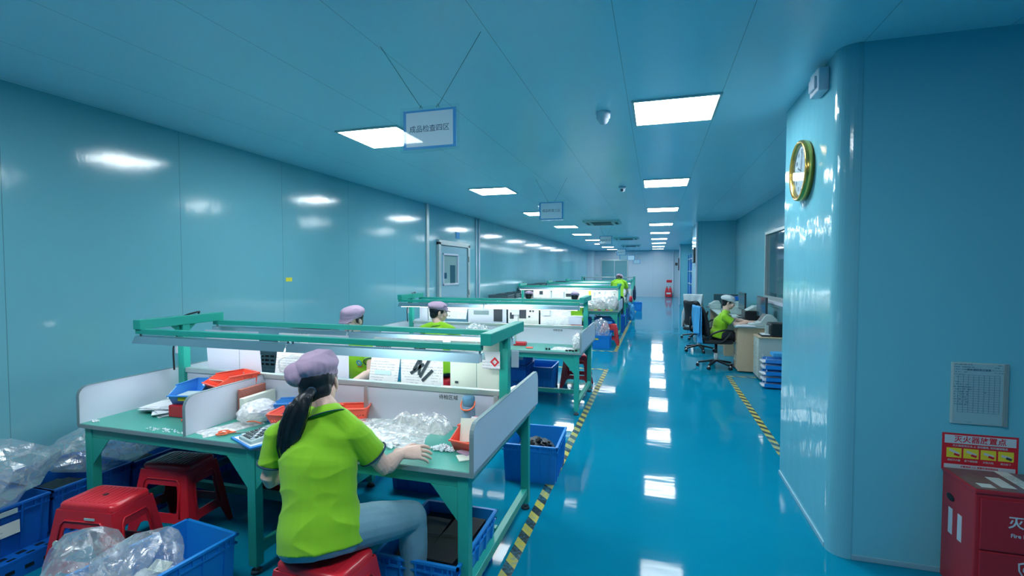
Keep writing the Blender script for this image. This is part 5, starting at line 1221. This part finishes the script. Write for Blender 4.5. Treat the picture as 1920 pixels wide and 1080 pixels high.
    g.loft([J['sL'], lerp(J['sL'], ne, .5)+up*.016, ne+up*.0, lerp(J['sR'], ne, .5)+up*.016, J['sR']], [.058, .054, .056, .054, .058], side=up, n=14, sub=2)
    cuffs = []
    for S in 'LR':
        sh, el = J['s'+S], J['e'+S]; end = lerp(sh, el, .62); cuffs.append((end, (el-sh).normalized()))
        g.loft([sh, lerp(sh, el, .25), end], [.060, .062, .064], side=lat, n=16, sub=3, round_ends=False); g.ell(sh, (.060, .060, .060))
    seed = pel.x*3+O.x*7+O.y
    fwd = lat.cross(up)
    def dsp(p, n):
        q = V((p.dot(lat)*4.2+p.z*3.5, p.dot(fwd)*4, p.z*8.5-p.dot(lat)*3)); r_ = 1-abs(noise.noise(q+V((seed, 0, 0))))*2.2
        lo = max(0., min(1., 1.25-(p.z-pel.z)*1.6))
        return fold*(max(0, r_)**2*1.1-.3)*(.25+lo)+fold*1.1*noise.noise(p*5+V((0, seed, 0)))
    voxel(g, 'shirt', M[shirt], max(.0045, vox), 4, t, disp=dsp)
    g = MB()
    for e, d in cuffs: a_, b_ = frame(d, lat); g.tube([e+(a_*math.cos(k*math.pi/12)+b_*math.sin(k*math.pi/12))*.0655 for k in range(25)], .0042, M['navy'], n=6)
    g.build('sleeve_trim', t)
    g = MB(); c0 = ne+up*.006; nd = ((h(0, -.022, -.07)-ne).normalized()*.5+up).normalized(); a_, b_ = frame(nd, lat)
    rg = []
    for k in range(29):
        an = -math.pi/2*0+2*math.pi*k/28; rg.append((math.cos(an), math.sin(an)))
    vs = []
    for hh, rr in ((-.012, .064), (.015, .057), (.030, .0555), (.029, .060), (.006, .071), (-.006, .079)): vs += [c0+nd*hh+a_*(x*rr)+b_*(y*rr*.95) for x, y in rg]
    fs = [(i*29+k, i*29+k+1, (i+1)*29+k+1, (i+1)*29+k) for i in range(5) for k in range(28)]
    co = g.add(vs, fs, M[shirt], True).build('collar', t); sd = co.modifiers.new('s', 'SOLIDIFY'); sd.thickness = .003
    MB().tube([c0-nd*.006+a_*(x*.080)+b_*(y*.077) for x, y in rg], .0022, M['navy'], n=6).build('collar_trim', t)
    if logo:
        fr_ = -fwd if fwd.dot(J['hf']) < 0 else fwd
        q = lerp(ch, ne, -.05)+fr_*.132-lat*.055
        rg2 = MB(); rg2.tube([q+lat*(.022*math.cos(k*.45))+up*(.022*math.sin(k*.45)) for k in range(15)], .004, M['signblue'], n=6); rg2.beam(q-up*.012, q+up*.012, .006, .004, M['whiteink']); rg2.beam(q-lat*.012, q+lat*.012, .006, .004, M['whiteink']); rg2.beam(q-up*.033-lat*.025, q-up*.033+lat*.025, .004, .005, M['redink']); rg2.build('chest_emblem', t)
    # ---- trousers and shoes
    g = MB(); g.loft([pel-up*.072, pel-up*.045, pel-up*.01, pel+up*.06], [(.15, .115), (.172, .138), (.172, .132), (.155, .115)], side=lat, n=20, sub=2, round_ends=False)
    for S in 'LR':
        hp, kn, an = J['hip'+S], J['k'+S], J['a'+S]; ce = an+V((0, 0, .01))
        g.loft([lerp(pel, hp, .6), hp, lerp(hp, kn, .5), lerp(hp, kn, .92), kn+V((0, 0, -.005)), lerp(kn, ce, .12), lerp(kn, ce, .4), lerp(kn, ce, .75), ce], [.09, .094, .088, .074, .070, .066, .066, .062, .060], side=lat, n=18, sub=3)
    def dsj(p, n): 
        q = V((p.x*5, p.y*5, p.z*6)); r_ = 1-abs(noise.noise(q+V((seed, 2, 0))))*2.2; return .0035*max(0, r_)**2+.002*noise.noise(p*14)
    voxel(g, 'trousers', M[trousers], max(.005, vox), 4, t, disp=dsj)
    for S in 'LR':
        an = J['a'+S]; toe = J.get('toe', hf).copy(); toe.z = 0; toe.normalize(); g = MB(); l_ = V((0, 0, 1)).cross(toe)
        an0 = V((an.x, an.y, 0)); g.loft([an0-toe*.05+V((0, 0, .045)), an0+toe*.03+V((0, 0, .045)), an0+toe*.1+V((0, 0, .035)), an0+toe*.17+V((0, 0, .026))], [(.034, .042), (.040, .044), (.044, .034), (.036, .022)], side=l_, n=14, sub=2)
        voxel(g, 'shoe', M['shoe'], .007, 2, t)
    # ---- hair and cap
    g = MB(); g.ell(h(0, -.034, .032), (.083, .086, .086), rot=HM, n=20); g.ell(h(0, -.052, -.022), (.068, .052, .060), rot=HM, n=16)
    for s in (-1, 1): g.ell(h(s*.070, .022, .022), (.010, .018, .030), rot=HM, n=12)
    hm = voxel(g, 'hair', M['hair'], .005, 2, t, disp=lambda p, n: .0015*noise.noise(V((p.x*60, p.y*60, p.z*12))))
    if hair_tail:
        g = MB(); rnd = random.Random(2); root = h(0, -.098, -.025); pts0 = [root, root+V((-.002, -.045, -.02)), V((-.030, -.070, -.085))+root, V((-.055, -.080, -.17))+root, V((-.075, -.080, -.235))+root, V((-.085, -.078, -.285))+root]
        g.loft([p for p in pts0], [.014, (.030, .018), (.052, .026), (.054, .024), (.034, .016), (.008, .006)], side=lat, n=16, sub=4)
        core = voxel(g, 'ponytail', M['hair'], .004, 2, t, disp=lambda p, n: .0035*noise.noise(V((p.x*55+p.z*12, p.y*55, p.z*5)))+.0015*noise.noise(V((p.x*160+p.z*35, p.y*160, p.z*8))))
        s_ = MB()
        for k in range(46):
            an = rnd.uniform(0, 6.28); r_ = rnd.uniform(.75, 1.12); w_ = [.012, .027, .050, .050, .040, .022]; e_ = rnd.uniform(.85, 1.08); cx, cy = math.cos(an)*r_, math.sin(an)*r_
            s_.tube([p+lat*(cx*w_[i])+fwd*(cy*w_[i]*.5)+V((0, 0, -.02*(e_-.9) if i == 5 else 0)) for i, p in enumerate(pts0)], .0011, M['hair'], n=4, sub=4)
        s_.build('loose_strands', core)
        MB().tube([root+V((.0, -.012, -.004))+(hr*math.cos(k*.6)+hu*math.sin(k*.6))*.017 for k in range(12)], .005, M['navy'], n=6).build('hair_tie', t)
    g = MB(); big = hair_tail
    if big:
        g.loft([h(0, -.012, .030), h(0, -.014, .055)], [(.088, .104), (.092, .106)], side=hr, n=24, round_ends=False)
        g.ell(h(.006, -.030, .082), (.092, .108, .064), rot=HM@Matrix.Rotation(R(14), 3, 'X'), n=24); g.ell(h(-.066, -.066, .056), (.052, .056, .052), rot=HM, n=16); g.ell(h(.03, -.01, .100), (.064, .08, .052), rot=HM, n=16)
    else:
        g.loft([h(0, -.008, .034), h(0, -.010, .06)], [(.086, .100), (.090, .104)], side=hr, n=24, round_ends=False)
        g.ell(h(0, -.028, .070), (.098, .112, .055), rot=HM@Matrix.Rotation(R(8), 3, 'X'), n=24)
        g.loft([h(0, .07, .042), h(0, .125, .030)], [(.07, .008), (.045, .006)], side=hr, n=16)
    def dc(p, n):
        q = HM.transposed()@(p-hc); an = math.atan2(q.y, q.x); r_ = 1-abs(noise.noise(V((q.x*11+seed, q.y*9, q.z*16))))*2.4
        return (.010 if big else .006)*max(-.25, r_)*min(1, max(0, (q.z-.03)*25))+.0012*math.sin(an*30)*min(1, max(0, 1-abs(q.z-.045)*40))
    voxel(g, 'cap', M[cap], .0045, 2, t, disp=dc)
    if face:
        for s in (-1, 1):
            e = MB().ell(h(s*.030, .078, .004), (.0125, .009, .0075), M['paper'], rot=HM, n=12).build('eye', t); MB().ell(h(s*.030, .0855, .004), (.0055, .0035, .0055), M['ink'], rot=HM, n=10).build('iris', e)
            MB().tube([h(s*.016, .087, .019), h(s*.030, .088, .023), h(s*.046, .078, .018)], .0024, M['hair'], n=5, sub=2).build('eyebrow', t)
        MB().ell(h(0, .0955, -.0485), (.017, .004, .0055), mat('lips', rgb(190, 120, 115), .45), rot=HM, n=12).build('lips', t)
    return t
def seated(label, x, y, facing, head_px, hy, hf=None, trousers='darkpants', vox=.008, seat=.46, lean=.1, reach=.38, wz=.765, cap='cap', logo=False, **kw):
    """ordinary seated figure facing `face` (unit vector in the floor plane)"""
    f = V(facing).normalized(); lt = f.cross(V((0, 0, 1))).normalized(); p = V((x, y, seat+.075)); hc = aty(head_px[0], head_px[1], hy)
    top = V((hc.x, hc.y, hc.z-.155))-f*.035; ch = lerp(p, top, .68)-f*.02
    J = dict(pel=p, chest=ch, neck=top, hc=hc, hf=(hf or (f+V((0, 0, -.3)))), lat=lt,
             sL=lerp(ch, top, .72)-lt*.165, sR=lerp(ch, top, .72)+lt*.165, hipL=p-lt*.085+f*.05-V((0, 0, .01)), hipR=p+lt*.085+f*.05-V((0, 0, .01)),
             kL=p-lt*.13+f*.43+V((0, 0, -.02)), kR=p+lt*.13+f*.43+V((0, 0, -.02)), aL=p-lt*.13+f*.38+V((0, 0, -p.z+.09)), aR=p+lt*.13+f*.38+V((0, 0, -p.z+.09)), toe=f)
    for S, s in (('L', -1), ('R', 1)):
        sh = J['s'+S]; wr = V((p.x, p.y, 0))+f*(reach+.12)+lt*(s*.12); wr.z = wz; el = lerp(sh, wr, .5)+V((0, 0, -.10))+lt*(s*.06); el = sh+(el-sh).normalized()*.28; J['e'+S] = el; J['w'+S] = el+(wr-el).normalized()*min(.25, (wr-el).length); J['hd'+S] = f*1.0-lt*(s*.3)+V((0, 0, -.1))
    return person(label, J, vox, trousers, cap, logo=logo, **kw)
# the worker in front
A = dict(pel=(-1.345, 1.70, .535), chest=aty(597, 865, 1.76), neck=aty(613, 778, 1.80), hc=aty(598, 722, 1.86), hf=(-.36, .90, -.26), hu=(-.22, .02, .97), lat=(.972, .235, 0),
         sL=aty(522, 818, 1.755), sR=aty(662, 810, 1.83), eL=aty(506, 900, 1.74), eR=aty(722, 876, 1.93), wL=(-1.60, 1.98, .775), wR=atz(752, 850, .785),
         hdL=(.5, .8, -.1), hipL=(-1.44, 1.75, .545), hipR=(-1.25, 1.76, .545), kL=(-1.60, 2.08, .53), aL=(-1.58, 2.06, .09), kR=aty(772, 968, 2.06), aR=aty(768, 1100, 2.09), toe=(.1, 1, 0), nR=(-.12, -.72, .75))
A['hdR'] = V((.79, .60, -.10))
A['aR'] = V((A['kR'].x+.0, 2.10, .09))
person('ponytailed worker in lime polo and jeans on a red stool, back to us', A, .0027, 'jeans', 'cap', hair_tail=True, fold=.0048, hands=(.4, .36))
seated('worker facing us across the near bench, emblem on green polo, face hidden', -2.42, 3.78, (0, -1, 0), (660, 602), 3.62, logo=True, vox=.006, reach=.33)
seated('worker in green polo and lavender cap seated at the second bench, face in profile', -2.33, 4.95, (0, 1, 0), (823, 586), 5.10, hf=V((.80, .55, -.18)), vox=.006)
seated('worker seated at the third bench, farther from the aisle, only shoulders and cap showing', -2.78, 10.75, (0, 1, 0), (992, 556), 10.92, vox=.009, face=False)
seated('worker seated at the third bench nearer the aisle, cap above the lamp rail', -1.68, 10.75, (0, 1, 0), (1078, 558), 10.92, vox=.009, face=False)
# stooping worker
F_ = dict(pel=(-1.02, 13.85, .93), chest=(-1.0, 14.03, 1.22), neck=(-.985, 14.13, 1.36), hc=aty(1161, 523, 14.25), hf=(.25, .7, -.65), lat=(1, 0, 0), sL=(-1.16, 14.08, 1.30), sR=(-.83, 14.08, 1.30),
          eL=(-1.18, 14.25, 1.06), eR=(-.76, 14.2, 1.06), wL=(-1.1, 14.45, .93), wR=(-.80, 14.42, .95), hipL=(-1.10, 13.86, .88), hipR=(-.93, 13.86, .88), kL=(-1.12, 13.88, .48), kR=(-.93, 13.88, .48), aL=(-1.12, 13.85, .09), aR=(-.92, 13.85, .09), toe=(0, 1, 0))
person('worker in green polo stooping over the fourth bench, head bowed', F_, .009, 'darkpants', 'cap', face=False)
# desk worker, facing the window wall
G_ = dict(pel=(1.03, 8.86, .565), chest=aty(1352, 604, 8.86), neck=aty(1361, 586, 8.86), hc=aty(1366, 568, 8.86), hf=(.93, -.12, -.28), lat=(0, -1, 0), sL=(1.13, 9.02, .865), sR=aty(1359, 595, 8.70),
          eL=(1.28, 9.05, .80), eR=aty(1382, 610, 8.66), wL=(1.42, 8.98, .80), wR=aty(1403, 603, 8.72), hdL=(1, -.2, -.1), hdR=(1, .1, -.05), hipL=(1.08, 8.95, .55), hipR=(1.08, 8.77, .55), kL=(1.44, 9.0, .54), kR=(1.40, 8.96-.09, .53), aL=(1.38, 9.02, .09), aR=(1.34, 8.86, .09), toe=(1, 0, 0))
person('desk worker in lime polo and pale cap typing at a computer, seen side on', G_, .006, 'darkpants', 'capw', hands=(.3, .3))
H_ = seated('barely visible worker in green beyond the white draped chair, at the alcove', 1.30, 15.85, (1, 0, 0), (1308, 540), 15.85, vox=.01, face=False, reach=.2)
st('red plastic stool of the worker in the alcove beyond the wall block', (1.30, 15.85, 0), R(90))
# ================================================================ WORLD
wd = bpy.data.worlds.new('world'); SC.world = wd; wd.use_nodes = True
wd.node_tree.nodes['Background'].inputs[0].default_value = (.4, .7, .85, 1); wd.node_tree.nodes['Background'].inputs[1].default_value = .3
SC.cycles.max_bounces = 8; SC.cycles.transparent_max_bounces = 16; SC.cycles.sample_clamp_indirect = 6; SC.cycles.caustics_reflective = False; SC.cycles.caustics_refractive = False
